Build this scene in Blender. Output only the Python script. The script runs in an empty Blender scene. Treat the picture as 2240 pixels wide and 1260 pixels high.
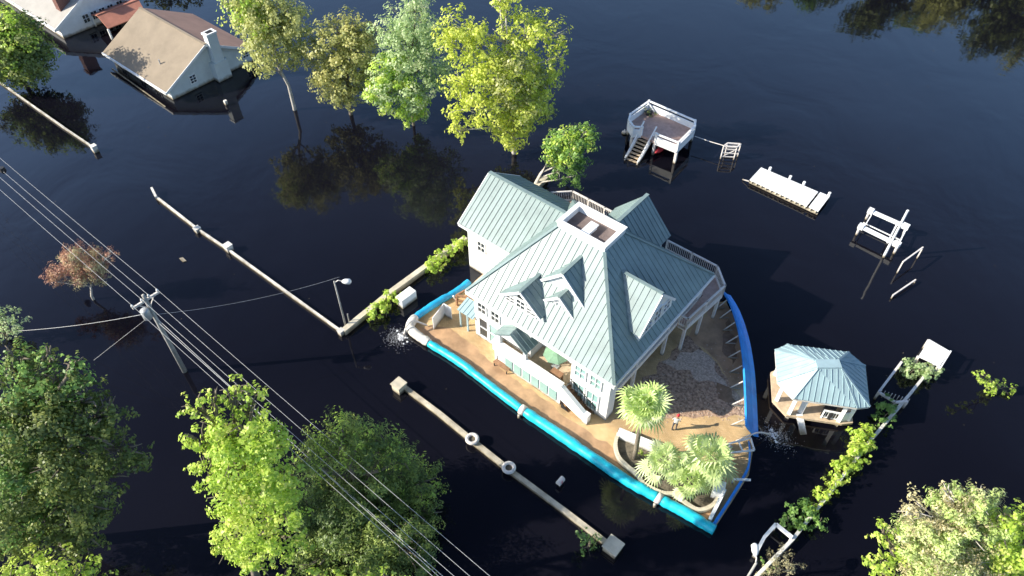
import bpy, math, random
import numpy as np
from mathutils import Vector, Matrix, noise

scene = bpy.context.scene
R = math.radians
# ---------------------------------------------------------------- camera, world, sun
CAM_H, PITCH, FPX = 45.0, R(47.4), 1620.0
cam_d = bpy.data.cameras.new('camera'); cam = bpy.data.objects.new('camera', cam_d)
scene.collection.objects.link(cam)
cam.location = (0, 0, CAM_H); cam.rotation_euler = (R(90) - PITCH, 0, 0)
cam_d.sensor_width = 36; cam_d.lens = 36 * FPX / 2240; cam_d.clip_end = 6000
scene.camera = cam
SUN_EL = R(30); SUN_DIR = Vector((-0.993 * math.cos(SUN_EL), -0.12 * math.cos(SUN_EL), math.sin(SUN_EL)))
w = bpy.data.worlds.new('World'); scene.world = w; w.use_nodes = True
nt = w.node_tree; bg = nt.nodes['Background']
sky = nt.nodes.new('ShaderNodeTexSky'); sky.sky_type = 'NISHITA'; sky.sun_disc = False
sky.sun_elevation = SUN_EL; sky.sun_rotation = math.atan2(SUN_DIR.x, SUN_DIR.y)
sky.air_density = 1.5; sky.dust_density = 1.6; sky.ozone_density = 1.5
# bright haze low in the sky, clear deep blue overhead
tcw = nt.nodes.new('ShaderNodeTexCoord'); sep = nt.nodes.new('ShaderNodeSeparateXYZ'); nt.links.new(tcw.outputs['Generated'], sep.inputs[0])
hz = nt.nodes.new('ShaderNodeValToRGB'); e = hz.color_ramp.elements
e[0].position = .0; e[0].color = (.25, .27, .30, 1); e[1].position = 1; e[1].color = (.10, .11, .15, 1)
for p_, c_ in ((.22, (.47, .52, .62)), (.40, (1.08, 1.30, 1.66)), (.50, (.98, 1.17, 1.52)), (.62, (.56, .61, .80)), (.75, (.27, .29, .38)), (.90, (.13, .14, .19))): x_ = e.new(p_); x_.color = c_ + (1,)
nt.links.new(sep.outputs['Z'], hz.inputs[0])
mul = nt.nodes.new('ShaderNodeMix'); mul.data_type = 'RGBA'; mul.blend_type = 'MULTIPLY'; mul.inputs[0].default_value = 1
nt.links.new(sky.outputs[0], mul.inputs[6]); nt.links.new(hz.outputs[0], mul.inputs[7])
nt.links.new(mul.outputs[2], bg.inputs[0]); bg.inputs[1].default_value = 0.15
sl = bpy.data.lights.new('sun', 'SUN'); sl.energy = 5.0; sl.angle = R(0.5); sl.color = (1, .93, .80)
so = bpy.data.objects.new('sun', sl); scene.collection.objects.link(so)
so.rotation_euler = SUN_DIR.to_track_quat('Z', 'Y').to_euler()
vs = scene.view_settings; vs.view_transform = 'Standard'; vs.look = 'None'; vs.exposure = 0.75; vs.gamma = 1

# ---------------------------------------------------------------- survey frame
# Site grid: u runs along the house front, v away from the road, z up from the flood level.
# Positions were surveyed from the photograph (pl) at each feature's own height.
OX, OY = 6.636, 28.538
AX, AY = 0.767, -0.642
ANG = math.atan2(AY, AX)
CA, SA = math.cos(ANG), math.sin(ANG)
def to_w(u, v, z=0): return (OX + u * CA - v * SA, OY + u * SA + v * CA, z)
def to_uv(x, y, z=0):
    x -= OX; y -= OY
    return (x * CA + y * SA, -x * SA + y * CA, z)
def ray(px, py):
    x = (px - 1120) / FPX; y = -(py - 630) / FPX
    return x, math.cos(PITCH) + y * math.sin(PITCH), -math.sin(PITCH) + y * math.cos(PITCH)
def pl(px, py, z=0):
    d = ray(px, py); t = (z - CAM_H) / d[2]
    return to_uv(d[0] * t, d[1] * t, z)
def at_y(px, py, y):
    d = ray(px, py); t = y / d[1]
    return (d[0] * t, y, CAM_H + d[2] * t), t
rnd = random.Random(11)

# ---------------------------------------------------------------- materials
def mat(name, col, rough=.7, var=.15, scale=3., bump=0., metal=0., spec=.5, col2=None, detail=5, tide=False):
    m = bpy.data.materials.new(name); m.use_nodes = True; n = m.node_tree
    b = n.nodes['Principled BSDF']; b.inputs['Roughness'].default_value = rough; b.inputs['Metallic'].default_value = metal
    b.inputs['Specular IOR Level'].default_value = spec
    tc = n.nodes.new('ShaderNodeTexCoord'); no = n.nodes.new('ShaderNodeTexNoise')
    no.inputs['Scale'].default_value = scale; no.inputs['Detail'].default_value = detail; no.inputs['Roughness'].default_value = .65
    n.links.new(tc.outputs['Object'], no.inputs['Vector'])
    cr = n.nodes.new('ShaderNodeValToRGB'); e = cr.color_ramp.elements
    c2 = col2 or tuple(min(1, c * (1 + var)) for c in col)
    e[0].position = .32; e[0].color = tuple(c * (1 - var) for c in col) + (1,)
    e[1].position = .68; e[1].color = tuple(c2) + (1,)
    n.links.new(no.outputs[0], cr.inputs[0]); n.links.new(cr.outputs[0], b.inputs['Base Color'])
    if tide:
        ge = n.nodes.new('ShaderNodeNewGeometry'); sz = n.nodes.new('ShaderNodeSeparateXYZ'); n.links.new(ge.outputs['Position'], sz.inputs[0])
        n3 = n.nodes.new('ShaderNodeTexNoise'); n3.inputs['Scale'].default_value = 1.7; n3.inputs['Detail'].default_value = 6; n.links.new(tc.outputs['Object'], n3.inputs['Vector'])
        ad = n.nodes.new('ShaderNodeMath'); ad.operation = 'MULTIPLY_ADD'; ad.inputs[1].default_value = -.55; n.links.new(n3.outputs[0], ad.inputs[0]); n.links.new(sz.outputs['Z'], ad.inputs[2])
        mr = n.nodes.new('ShaderNodeMapRange'); mr.inputs[1].default_value = -.22; mr.inputs[2].default_value = .12; n.links.new(ad.outputs[0], mr.inputs[0])
        mx = n.nodes.new('ShaderNodeMix'); mx.data_type = 'RGBA'; mx.inputs[6].default_value = (.20, .165, .11, 1); n.links.new(mr.outputs[0], mx.inputs[0]); n.links.new(cr.outputs[0], mx.inputs[7]); n.links.new(mx.outputs[2], b.inputs['Base Color'])
    if bump:
        bp = n.nodes.new('ShaderNodeBump'); bp.inputs['Strength'].default_value = bump; bp.inputs['Distance'].default_value = .05
        n.links.new(no.outputs[0], bp.inputs['Height']); n.links.new(bp.outputs[0], b.inputs['Normal'])
    return m
def brick_mat(name, c1, c2, mortar, scale, bw=.5, rh=.25, ms=.02, rough=.85):
    m = bpy.data.materials.new(name); m.use_nodes = True; n = m.node_tree
    b = n.nodes['Principled BSDF']; b.inputs['Roughness'].default_value = rough
    tc = n.nodes.new('ShaderNodeTexCoord'); br = n.nodes.new('ShaderNodeTexBrick')
    br.inputs['Color1'].default_value = c1 + (1,); br.inputs['Color2'].default_value = c2 + (1,); br.inputs['Mortar'].default_value = mortar + (1,)
    br.inputs['Scale'].default_value = scale; br.inputs['Brick Width'].default_value = bw; br.inputs['Row Height'].default_value = rh
    br.inputs['Mortar Size'].default_value = ms
    n.links.new(tc.outputs['Object'], br.inputs['Vector'])
    no = n.nodes.new('ShaderNodeTexNoise'); no.inputs['Scale'].default_value = .45; no.inputs['Detail'].default_value = 6
    n.links.new(tc.outputs['Object'], no.inputs['Vector'])
    mr = n.nodes.new('ShaderNodeMapRange'); mr.inputs[1].default_value = .3; mr.inputs[2].default_value = .7
    mr.inputs[3].default_value = .62; mr.inputs[4].default_value = 1.25
    n.links.new(no.outputs[0], mr.inputs[0])
    mx = n.nodes.new('ShaderNodeMix'); mx.data_type = 'RGBA'; mx.blend_type = 'MULTIPLY'; mx.inputs[0].default_value = 1
    n.links.new(br.outputs[0], mx.inputs[6]); n.links.new(mr.outputs[0], mx.inputs[7]); n.links.new(mx.outputs[2], b.inputs['Base Color'])
    return m
def leaf_mat(name, dark, mid, light, trans=.5, k=2.15):
    dark, mid, light = (tuple(min(.8, c * k) for c in x) for x in (dark, mid, light))
    m = bpy.data.materials.new(name); m.use_nodes = True; n = m.node_tree
    n.nodes.remove(n.nodes['Principled BSDF']); out = n.nodes['Material Output']
    at = n.nodes.new('ShaderNodeAttribute'); at.attribute_name = 'lv'
    cr = n.nodes.new('ShaderNodeValToRGB'); e = cr.color_ramp.elements
    e[0].position = 0; e[0].color = dark + (1,); e[1].position = 1; e[1].color = light + (1,)
    x = e.new(.5); x.color = mid + (1,)
    n.links.new(at.outputs['Fac'], cr.inputs[0])
    d = n.nodes.new('ShaderNodeBsdfDiffuse'); t = n.nodes.new('ShaderNodeBsdfTranslucent')
    g = n.nodes.new('ShaderNodeBsdfGlossy'); g.inputs['Roughness'].default_value = .45; g.inputs['Color'].default_value = (.8, .8, .8, 1)
    mx = n.nodes.new('ShaderNodeMixShader'); mx.inputs[0].default_value = trans
    m2 = n.nodes.new('ShaderNodeMixShader'); m2.inputs[0].default_value = .03
    n.links.new(cr.outputs[0], d.inputs[0])
    br = n.nodes.new('ShaderNodeBrightContrast'); br.inputs[1].default_value = .04; n.links.new(cr.outputs[0], br.inputs[0]); n.links.new(br.outputs[0], t.inputs[0])
    n.links.new(d.outputs[0], mx.inputs[1]); n.links.new(t.outputs[0], mx.inputs[2])
    n.links.new(mx.outputs[0], m2.inputs[1]); n.links.new(g.outputs[0], m2.inputs[2])
    n.links.new(m2.outputs[0], out.inputs[0])
    return m
M = dict(
    white=mat('white_paint', (.78, .78, .76), .55, .07, 1.3, tide=True),
    trim=mat('white_trim', (.80, .80, .78), .5, .05, 3, tide=True),
    rail=mat('weathered_white_rail', (.70, .645, .59), .6, .12, 4, tide=True),
    roof=mat('green_metal_roof', (.20, .268, .262), .42, .15, .8, detail=9, metal=0, spec=.5),
    groof=mat('blue_green_metal_roof', (.31, .43, .46), .42, .1, .9),
    glass=mat('window_glass', (.03, .04, .045), .08, .3, 1, spec=.8),
    gglass=mat('green_tinted_glass', (.26, .42, .39), .12, .15, .8, spec=.6),
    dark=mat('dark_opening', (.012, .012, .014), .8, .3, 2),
    cfloor=mat('lookout_floor', (.17, .13, .12), .8, .2, 2),
    deck=mat('mauve_deck_boards', (.44, .30, .25), .75, .18, 2.5),
    tan=mat('tan_boards', (.55, .42, .28), .75, .2, 2.5),
    wood=mat('brown_wood', (.30, .16, .085), .75, .25, 3),
    pave=brick_mat('tan_brick_paving', (.66, .46, .24), (.57, .38, .18), (.40, .27, .14), 2.2),
    silt_and_tube_shade=mat('wet_silt_and_shade', (.42, .26, .145), .5, .35, .6, bump=.2),  # colour of the real silt and of the tube's painted shadow strip
    gravel=mat('grey_gravel', (.26, .165, .11), .9, .55, 5, bump=.8, col2=(.60, .40, .28)),
    pebble=mat('pale_pebbles', (.50, .39, .31), .9, .45, 7, bump=.6),
    soil=mat('garden_mulch', (.115, .095, .07), .95, .5, 3, bump=.6, col2=(.22, .185, .13)),
    stone=mat('beige_wall_cap', (.50, .42, .31), .85, .3, .9, bump=.1),
    mould=mat('stained_cream_wall', (.56, .50, .38), .85, .28, .6, bump=.1, tide=True),
    oldwhite=mat('stained_white_wall', (.66, .63, .57), .8, .2, .8, tide=True),
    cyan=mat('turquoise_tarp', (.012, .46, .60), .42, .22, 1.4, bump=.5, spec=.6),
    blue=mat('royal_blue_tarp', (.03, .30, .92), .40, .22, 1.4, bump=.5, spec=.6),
    shingle=mat('tan_shingles', (.255, .205, .148), .9, .13, .5, bump=.12),
    brownroof=mat('brown_shingles', (.40, .235, .17), .9, .13, .5, bump=.12),
    redroof=mat('red_shingles', (.40, .16, .105), .9, .2, .6, bump=.1),
    greyroof=mat('pale_grey_shingles', (.36, .34, .31), .9, .1, .6),
    siding=mat('pale_siding', (.62, .66, .64), .7, .06, 1.2, tide=True),
    brick=brick_mat('red_brick', (.24, .09, .065), (.17, .06, .045), (.3, .26, .22), 3),
    steel=mat('galvanised_metal', (.45, .46, .46), .45, .15, 5, metal=.3),
    polew=mat('grey_weathered_pole', (.34, .33, .30), .9, .25, 3, bump=.2),
    wire=mat('aluminium_wire', (.46, .46, .45), .5, .1, 4, metal=.2),
    bark=mat('grey_bark', (.20, .165, .12), .95, .35, 4, bump=.5),
    palebark=mat('pale_bark', (.46, .42, .36), .9, .25, 4, bump=.4),
    foam=mat('white_foam', (.75, .76, .78), .6, .15, 6),
    red=mat('red_plastic', (.50, .03, .04), .5, .2, 3),
    skin=mat('skin', (.42, .25, .17), .6, .08, 8),
    jean=mat('dark_trousers', (.04, .045, .07), .85, .2, 8),
    shirt=mat('pale_shirt', (.62, .62, .60), .85, .1, 8),
    green=mat('green_canvas', (.20, .34, .22), .8, .2, 2),
    black=mat('black_rubber', (.02, .02, .022), .6, .3, 4),
)
L = dict(
    olive=leaf_mat('olive_leaves', (.13, .14, .05), (.26, .27, .095), (.40, .40, .16)),
    rust=leaf_mat('autumn_olive_leaves', (.13, .14, .05), (.25, .255, .09), (.38, .34, .13)),
    pale=leaf_mat('pale_grey_green_leaves', (.13, .18, .08), (.25, .32, .15), (.40, .46, .25)),
    lime=leaf_mat('lime_leaves', (.13, .20, .025), (.26, .36, .055), (.42, .50, .10), .5),
    yellow=leaf_mat('yellow_green_leaves', (.17, .20, .025), (.33, .37, .06), (.50, .52, .09), .5),
    bright=leaf_mat('bright_green_leaves', (.13, .20, .025), (.29, .38, .06), (.44, .52, .11), .5),
    green=leaf_mat('green_leaves', (.05, .10, .025), (.11, .19, .045), (.20, .30, .075)),
    deep=leaf_mat('dark_green_leaves', (.034, .05, .012), (.078, .105, .026), (.18, .20, .055), .35),
    pine=leaf_mat('deep_green_needles', (.022, .042, .010), (.07, .105, .024), (.20, .24, .055), .3),
    spring=leaf_mat('pale_lime_leaves', (.16, .22, .06), (.31, .40, .13), (.46, .54, .22), .45),
    red=leaf_mat('rusty_red_twigs', (.13, .06, .045), (.21, .105, .07), (.27, .18, .095), .2),
    beige=leaf_mat('beige_dry_leaves', (.15, .13, .07), (.26, .23, .12), (.36, .33, .19), .3),
    palm=leaf_mat('palm_fronds', (.15, .21, .06), (.30, .37, .13), (.48, .54, .25), .35),
    palmg=leaf_mat('grey_palm_fronds', (.16, .20, .08), (.31, .37, .16), (.48, .53, .27), .3),
)

# ---------------------------------------------------------------- mesh helpers
ORG = {}
def link(o): scene.collection.objects.link(o); return o
def tag(o, label=None, cat=None, group=None, kind=None):
    for k, v in (('label', label), ('category', cat), ('group', group), ('kind', kind)):
        if v: o[k] = v
    return o
def thing(name, label, cat, u, v, z=0, group=None):
    o = link(bpy.data.objects.new(name, None)); o.empty_display_size = .3
    o.location = to_w(u, v, z); o.rotation_euler = (0, 0, ANG); ORG[o.name] = (u, v, z)
    return tag(o, label, cat, group)
class MB:
    def __init__(s): s.v = []; s.f = []; s.m = []; s.i = 0
    def face(s, pts, mi=None):
        b = len(s.v); s.v += [tuple(p) for p in pts]; s.f.append(tuple(range(b, b + len(pts)))); s.m.append(s.i if mi is None else mi)
    def hexa(s, lo, hi):
        n = len(lo); b = len(s.v); s.v += [tuple(p) for p in lo] + [tuple(p) for p in hi]
        s.f.append(tuple(b + k for k in reversed(range(n)))); s.f.append(tuple(b + n + k for k in range(n)))
        for k in range(n): j = (k + 1) % n; s.f.append((b + k, b + j, b + n + j, b + n + k))
        s.m += [s.i] * (n + 2)
    def box(s, u0, u1, v0, v1, z0, z1):
        c = [(u0, v0), (u1, v0), (u1, v1), (u0, v1)]
        s.hexa([(a, b, z0) for a, b in c], [(a, b, z1) for a, b in c])
    def prism(s, poly, z0, z1):
        a = sum(poly[k][0] * poly[(k + 1) % len(poly)][1] - poly[(k + 1) % len(poly)][0] * poly[k][1] for k in range(len(poly)))
        if a < 0: poly = poly[::-1]
        s.hexa([(p[0], p[1], z0) for p in poly], [(p[0], p[1], z1) for p in poly])
    def bar(s, p, q, w, h=None, up=(0, 0, 1)):
        h = h or w; p = Vector(p); q = Vector(q); d = (q - p).normalized(); up = Vector(up)
        if abs(d.dot(up)) > .98: up = Vector((1, 0, 0))
        x = d.cross(up).normalized() * w / 2; y = x.cross(d).normalized() * h / 2
        c = [-x - y, x - y, x + y, -x + y]
        s.hexa([p + k for k in c], [q + k for k in c])
    def tube(s, pts, rad, n=8, cap=True):
        pts = [Vector(p) for p in pts]; rings = []
        rs = rad if isinstance(rad, (list, tuple)) else [rad] * len(pts)
        for k, p in enumerate(pts):
            d = (pts[min(k + 1, len(pts) - 1)] - pts[max(k - 1, 0)]).normalized()
            a = Vector((0, 0, 1)) if abs(d.z) < .9 else Vector((1, 0, 0))
            x = d.cross(a).normalized(); y = d.cross(x).normalized()
            b = len(s.v); rings.append(b)
            for j in range(n):
                t = 2 * math.pi * j / n; s.v.append(tuple(p + (x * math.cos(t) + y * math.sin(t)) * rs[k]))
        for k in range(len(rings) - 1):
            for j in range(n):
                a, b2 = rings[k], rings[k + 1]; j2 = (j + 1) % n
                s.f.append((a + j, a + j2, b2 + j2, b2 + j)); s.m.append(s.i)
        if cap:
            s.f.append(tuple(rings[0] + j for j in reversed(range(n)))); s.f.append(tuple(rings[-1] + j for j in range(n))); s.m += [s.i] * 2
    def ball(s, c, r, n=8, m=5, sz=1):
        b = len(s.v); c = Vector(c)
        for i in range(m + 1):
            ph = math.pi * i / m
            for j in range(n):
                t = 2 * math.pi * j / n
                s.v.append((c.x + r * math.sin(ph) * math.cos(t), c.y + r * math.sin(ph) * math.sin(t), c.z + r * sz * math.cos(ph)))
        for i in range(m):
            for j in range(n):
                j2 = (j + 1) % n; s.f.append((b + i * n + j, b + (i + 1) * n + j, b + (i + 1) * n + j2, b + i * n + j2)); s.m.append(s.i)
    def roof(s, pts, spacing=.46, th=.14, sh=.042, sw=.034):
        # one roof slope: a slab with raised standing seams running down the fall line
        P = [Vector(p) for p in pts]; n = (P[1] - P[0]).cross(P[2] - P[0]).normalized()
        if n.z < 0: P.reverse(); n = -n
        s.hexa([p - n * th for p in P], P)
        dn = (n * n.z - Vector((0, 0, 1))).normalized(); ac = n.cross(dn).normalized()
        if spacing <= 0: return
        o = P[0]; q = [((p - o).dot(ac), (p - o).dot(dn)) for p in P]
        a0 = min(x for x, _ in q); a1 = max(x for x, _ in q); a = a0 + spacing * .5
        while a < a1:
            ys = []
            for k in range(len(q)):
                (x0, y0), (x1, y1) = q[k], q[(k + 1) % len(q)]
                if (x0 - a) * (x1 - a) < 0: ys.append(y0 + (y1 - y0) * (a - x0) / (x1 - x0))
            if len(ys) >= 2 and max(ys) - min(ys) > .15:
                lo, hi = min(ys) + .03, max(ys) - .01
                p = o + ac * a + dn * lo + n * sh * .5; r = o + ac * a + dn * hi + n * sh * .5
                s.bar(p, r, sw, sh, n)
            a += spacing
    def build(s, name, mats, parent=None, smooth=False, org=None):
        me = bpy.data.meshes.new(name)
        if parent is not None: og = ORG[parent.name]
        else: og = org or (0, 0, 0)
        me.from_pydata([(a - og[0], b - og[1], c - og[2]) for a, b, c in s.v], [], s.f)
        for m in (mats if isinstance(mats, (list, tuple)) else [mats]): me.materials.append(m)
        me.polygons.foreach_set('material_index', s.m)
        if smooth: me.polygons.foreach_set('use_smooth', [True] * len(s.f))
        me.update(); o = link(bpy.data.objects.new(name, me))
        if parent is not None: o.parent = parent
        else: o.location = to_w(*og); o.rotation_euler = (0, 0, ANG)
        ORG[o.name] = og
        return o
def solo(mb, name, mats, label, cat, org, group=None, kind=None, smooth=False):
    return tag(mb.build(name, mats, None, smooth, org), label, cat, group, kind)

# ---------------------------------------------------------------- the setting: water
def water():
    m = bpy.data.materials.new('flood_water'); m.use_nodes = True; n = m.node_tree; b = n.nodes['Principled BSDF']
    b.inputs['Roughness'].default_value = .045; b.inputs['IOR'].default_value = 1.41
    tc = n.nodes.new('ShaderNodeTexCoord')
    no = n.nodes.new('ShaderNodeTexNoise'); no.inputs['Scale'].default_value = .035; no.inputs['Detail'].default_value = 4
    n.links.new(tc.outputs['Object'], no.inputs['Vector'])
    cr = n.nodes.new('ShaderNodeValToRGB'); e = cr.color_ramp.elements
    e[0].position = .35; e[0].color = (.0032, .0032, .0062, 1); e[1].position = .7; e[1].color = (.0060, .0058, .0095, 1)
    n.links.new(no.outputs[0], cr.inputs[0]); n.links.new(cr.outputs[0], b.inputs['Base Color'])
    n2 = n.nodes.new('ShaderNodeTexNoise'); n2.inputs['Scale'].default_value = .9; n2.inputs['Detail'].default_value = 3
    n.links.new(tc.outputs['Object'], n2.inputs['Vector'])
    bp = n.nodes.new('ShaderNodeBump'); bp.inputs['Strength'].default_value = .06; bp.inputs['Distance'].default_value = .05
    n.links.new(n2.outputs[0], bp.inputs['Height'])
    n4 = n.nodes.new('ShaderNodeTexNoise'); n4.inputs['Scale'].default_value = .10; n4.inputs['Detail'].default_value = 4; n4.inputs['Distortion'].default_value = .6
    n.links.new(tc.outputs['Object'], n4.inputs['Vector'])
    b2 = n.nodes.new('ShaderNodeBump'); b2.inputs['Strength'].default_value = .22; b2.inputs['Distance'].default_value = .30
    n.links.new(n4.outputs[0], b2.inputs['Height']); n.links.new(bp.outputs[0], b2.inputs['Normal']); n.links.new(b2.outputs[0], b.inputs['Normal'])
    mb = MB(); S = 2500; mb.face([(-S, -S, 0), (S, -S, 0), (S, S, 0), (-S, S, 0)])
    tag(mb.build('water', m), kind='structure')
water()

def ragged(pts, amp=.35, step=.5, seed=0):
    out = []
    for k in range(len(pts)):
        a, b = Vector(pts[k]), Vector(pts[(k + 1) % len(pts)]); d = b - a; n = max(1, int(d.length / step)); o = Vector((-d.y, d.x)).normalized()
        for j in range(n):
            p = a + d * j / n; q = p + o * amp * noise.noise((p.x * 1.1, p.y * 1.1, seed)) * 1.6; out.append((q.x, q.y))
    return out
# the dry yard behind the flood barrier
yard_px = [(900, 716), (1000, 786), (1140, 893), (1300, 1000), (1440, 1088), (1562, 1156), (1600, 1098), (1640, 1035), (1648, 985),
           (1640, 905), (1636, 820), (1624, 740), (1604, 685), (1590, 655)]
yard = [pl(x, y, .3)[:2] for x, y in yard_px] + [(-1, 13.5), (-12.5, 12.2), (-13, 5.3), (-16.2, 5.2)] + [pl(1012, 634, .3)[:2], pl(950, 668, .3)[:2], pl(910, 696, .3)[:2]]
mb = MB(); mb.prism(yard, -.4, .05); tag(mb.build('paving', M['pave']), kind='structure')
mb = MB(); mb.prism(ragged([pl(x, y)[:2] for x, y in [(1360, 905), (1395, 850), (1500, 735), (1545, 770), (1632, 890), (1639, 912), (1470, 917), (1420, 905)]]), -.1, .056)
tag(mb.build('gravel', M['gravel']), kind='structure')
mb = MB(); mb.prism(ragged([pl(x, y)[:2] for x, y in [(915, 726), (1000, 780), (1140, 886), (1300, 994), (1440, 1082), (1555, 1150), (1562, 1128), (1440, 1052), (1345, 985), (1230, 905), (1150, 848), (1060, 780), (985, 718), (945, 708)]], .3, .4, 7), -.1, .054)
tag(mb.build('silt_and_tube_shade', M['silt_and_tube_shade']), kind='structure')  # brown strip: the barrier tube's cast shadow painted onto the paving
mb = MB(); mb.prism(ragged([pl(x, y)[:2] for x, y in [(1455, 800), (1500, 768), (1540, 775), (1590, 845), (1570, 848), (1520, 822)]], .5, .4, 3), -.1, .062)
tag(mb.build('pebble_strip', M['pebble']), kind='structure')
mb = MB(); mb.prism(ragged([pl(x, y)[:2] for x, y in [(1545, 768), (1500, 733), (1560, 660), (1596, 670), (1620, 745), (1632, 820), (1636, 890)]], .3, .5, 5), -.1, .058)
tag(mb.build('silt', M['silt_and_tube_shade']), kind='structure')

mb = MB(); rg_ = random.Random(5)
for _ in range(520):
    x, y = rg_.choice([(rg_.gauss(1530, 40), rg_.gauss(812, 28)), (rg_.uniform(1430, 1630), rg_.gauss(905, 9)), (rg_.uniform(1400, 1620), rg_.uniform(800, 905))])
    if x > 1628: continue
    p = pl(x, y); r_ = rg_.uniform(.02, .06); mb.ball((p[0], p[1], .06), r_, 5, 3, .6)
tag(mb.build('loose_stones', M['pebble']), 'pale loose stones scattered over the gravel and paving right of the house', 'stones', kind='stuff')
wet = mat('puddle_water', (.24, .15, .09), .22, .3, 2)
for pts, sd in (([(1590, 700), (1608, 735), (1612, 790), (1596, 800), (1578, 760)], 2), ([(1555, 830), (1600, 850), (1610, 880), (1575, 872)], 4)):
    mb = MB(); mb.prism(ragged([pl(x, y)[:2] for x, y in pts], .4, .4, sd), -.1, .066 + sd * .001); tag(mb.build('puddle', wet), kind='structure')

# ---------------------------------------------------------------- the big house
def railing(pts, z0, z1, parent, material, post_gap=1.9, name='railing', w=.09, balusters=True):
    mb = MB()
    for k in range(len(pts) - 1):
        p, q = Vector(pts[k] + (0,)), Vector(pts[k + 1] + (0,)); d = q - p; n = max(1, round(d.length / post_gap))
        for j in range(n + 1):
            c = p + d * j / n; mb.box(c.x - w * .6, c.x + w * .6, c.y - w * .6, c.y + w * .6, z0, z1 + .05)
        mb.bar((p.x, p.y, z1), (q.x, q.y, z1), w * 1.4, w); mb.bar((p.x, p.y, z0 + .12), (q.x, q.y, z0 + .12), w * .8, w * .8)
        if balusters:
            m = int(d.length / .16)
            for j in range(1, m):
                c = p + d * j / m; mb.bar((c.x, c.y, z0 + .12), (c.x, c.y, z1), .03)
    return mb.build(name, material, parent)
def window(p, along, wid, hgt, out, parent, nx=2, nz=2, glass=None, arch=False):
    # framed window on a wall at p (bottom centre), 'along' the wall, facing 'out'
    mb = MB(); p = Vector(p); a = Vector(along).normalized(); o = Vector(out).normalized(); z = Vector((0, 0, 1))
    mb.i = 1; mb.hexa([p + a * s * wid / 2 + z * t + o * .01 for s, t in ((-1, 0), (1, 0), (1, hgt), (-1, hgt))],
                      [p + a * s * wid / 2 + z * t + o * .035 for s, t in ((-1, 0), (1, 0), (1, hgt), (-1, hgt))])
    if arch:
        arc = [(math.cos(R(t)), math.sin(R(t))) for t in range(0, 181, 20)]
        mb.hexa([p + a * wid * .46 * c + z * (hgt + .1 + wid * .46 * s) + o * .01 for c, s in arc], [p + a * wid * .46 * c + z * (hgt + .1 + wid * .46 * s) + o * .035 for c, s in arc])
    mb.i = 0; t = .09
    for k in range(nx + 1):
        c = p + a * (-wid / 2 + wid * k / nx) + o * .05; tt = t if k in (0, nx) else t * .5
        mb.bar(c, c + z * hgt, tt, .1, o)
    for k in range(nz + 1):
        c = p + z * (hgt * k / nz) + o * .053; tt = t if k in (0, nz) else t * .5
        mb.bar(c - a * (wid / 2 + .04), c + a * (wid / 2 + .04), .1, tt, z)
    return mb.build('window', [M['trim'], glass or M['glass']], parent)

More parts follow.
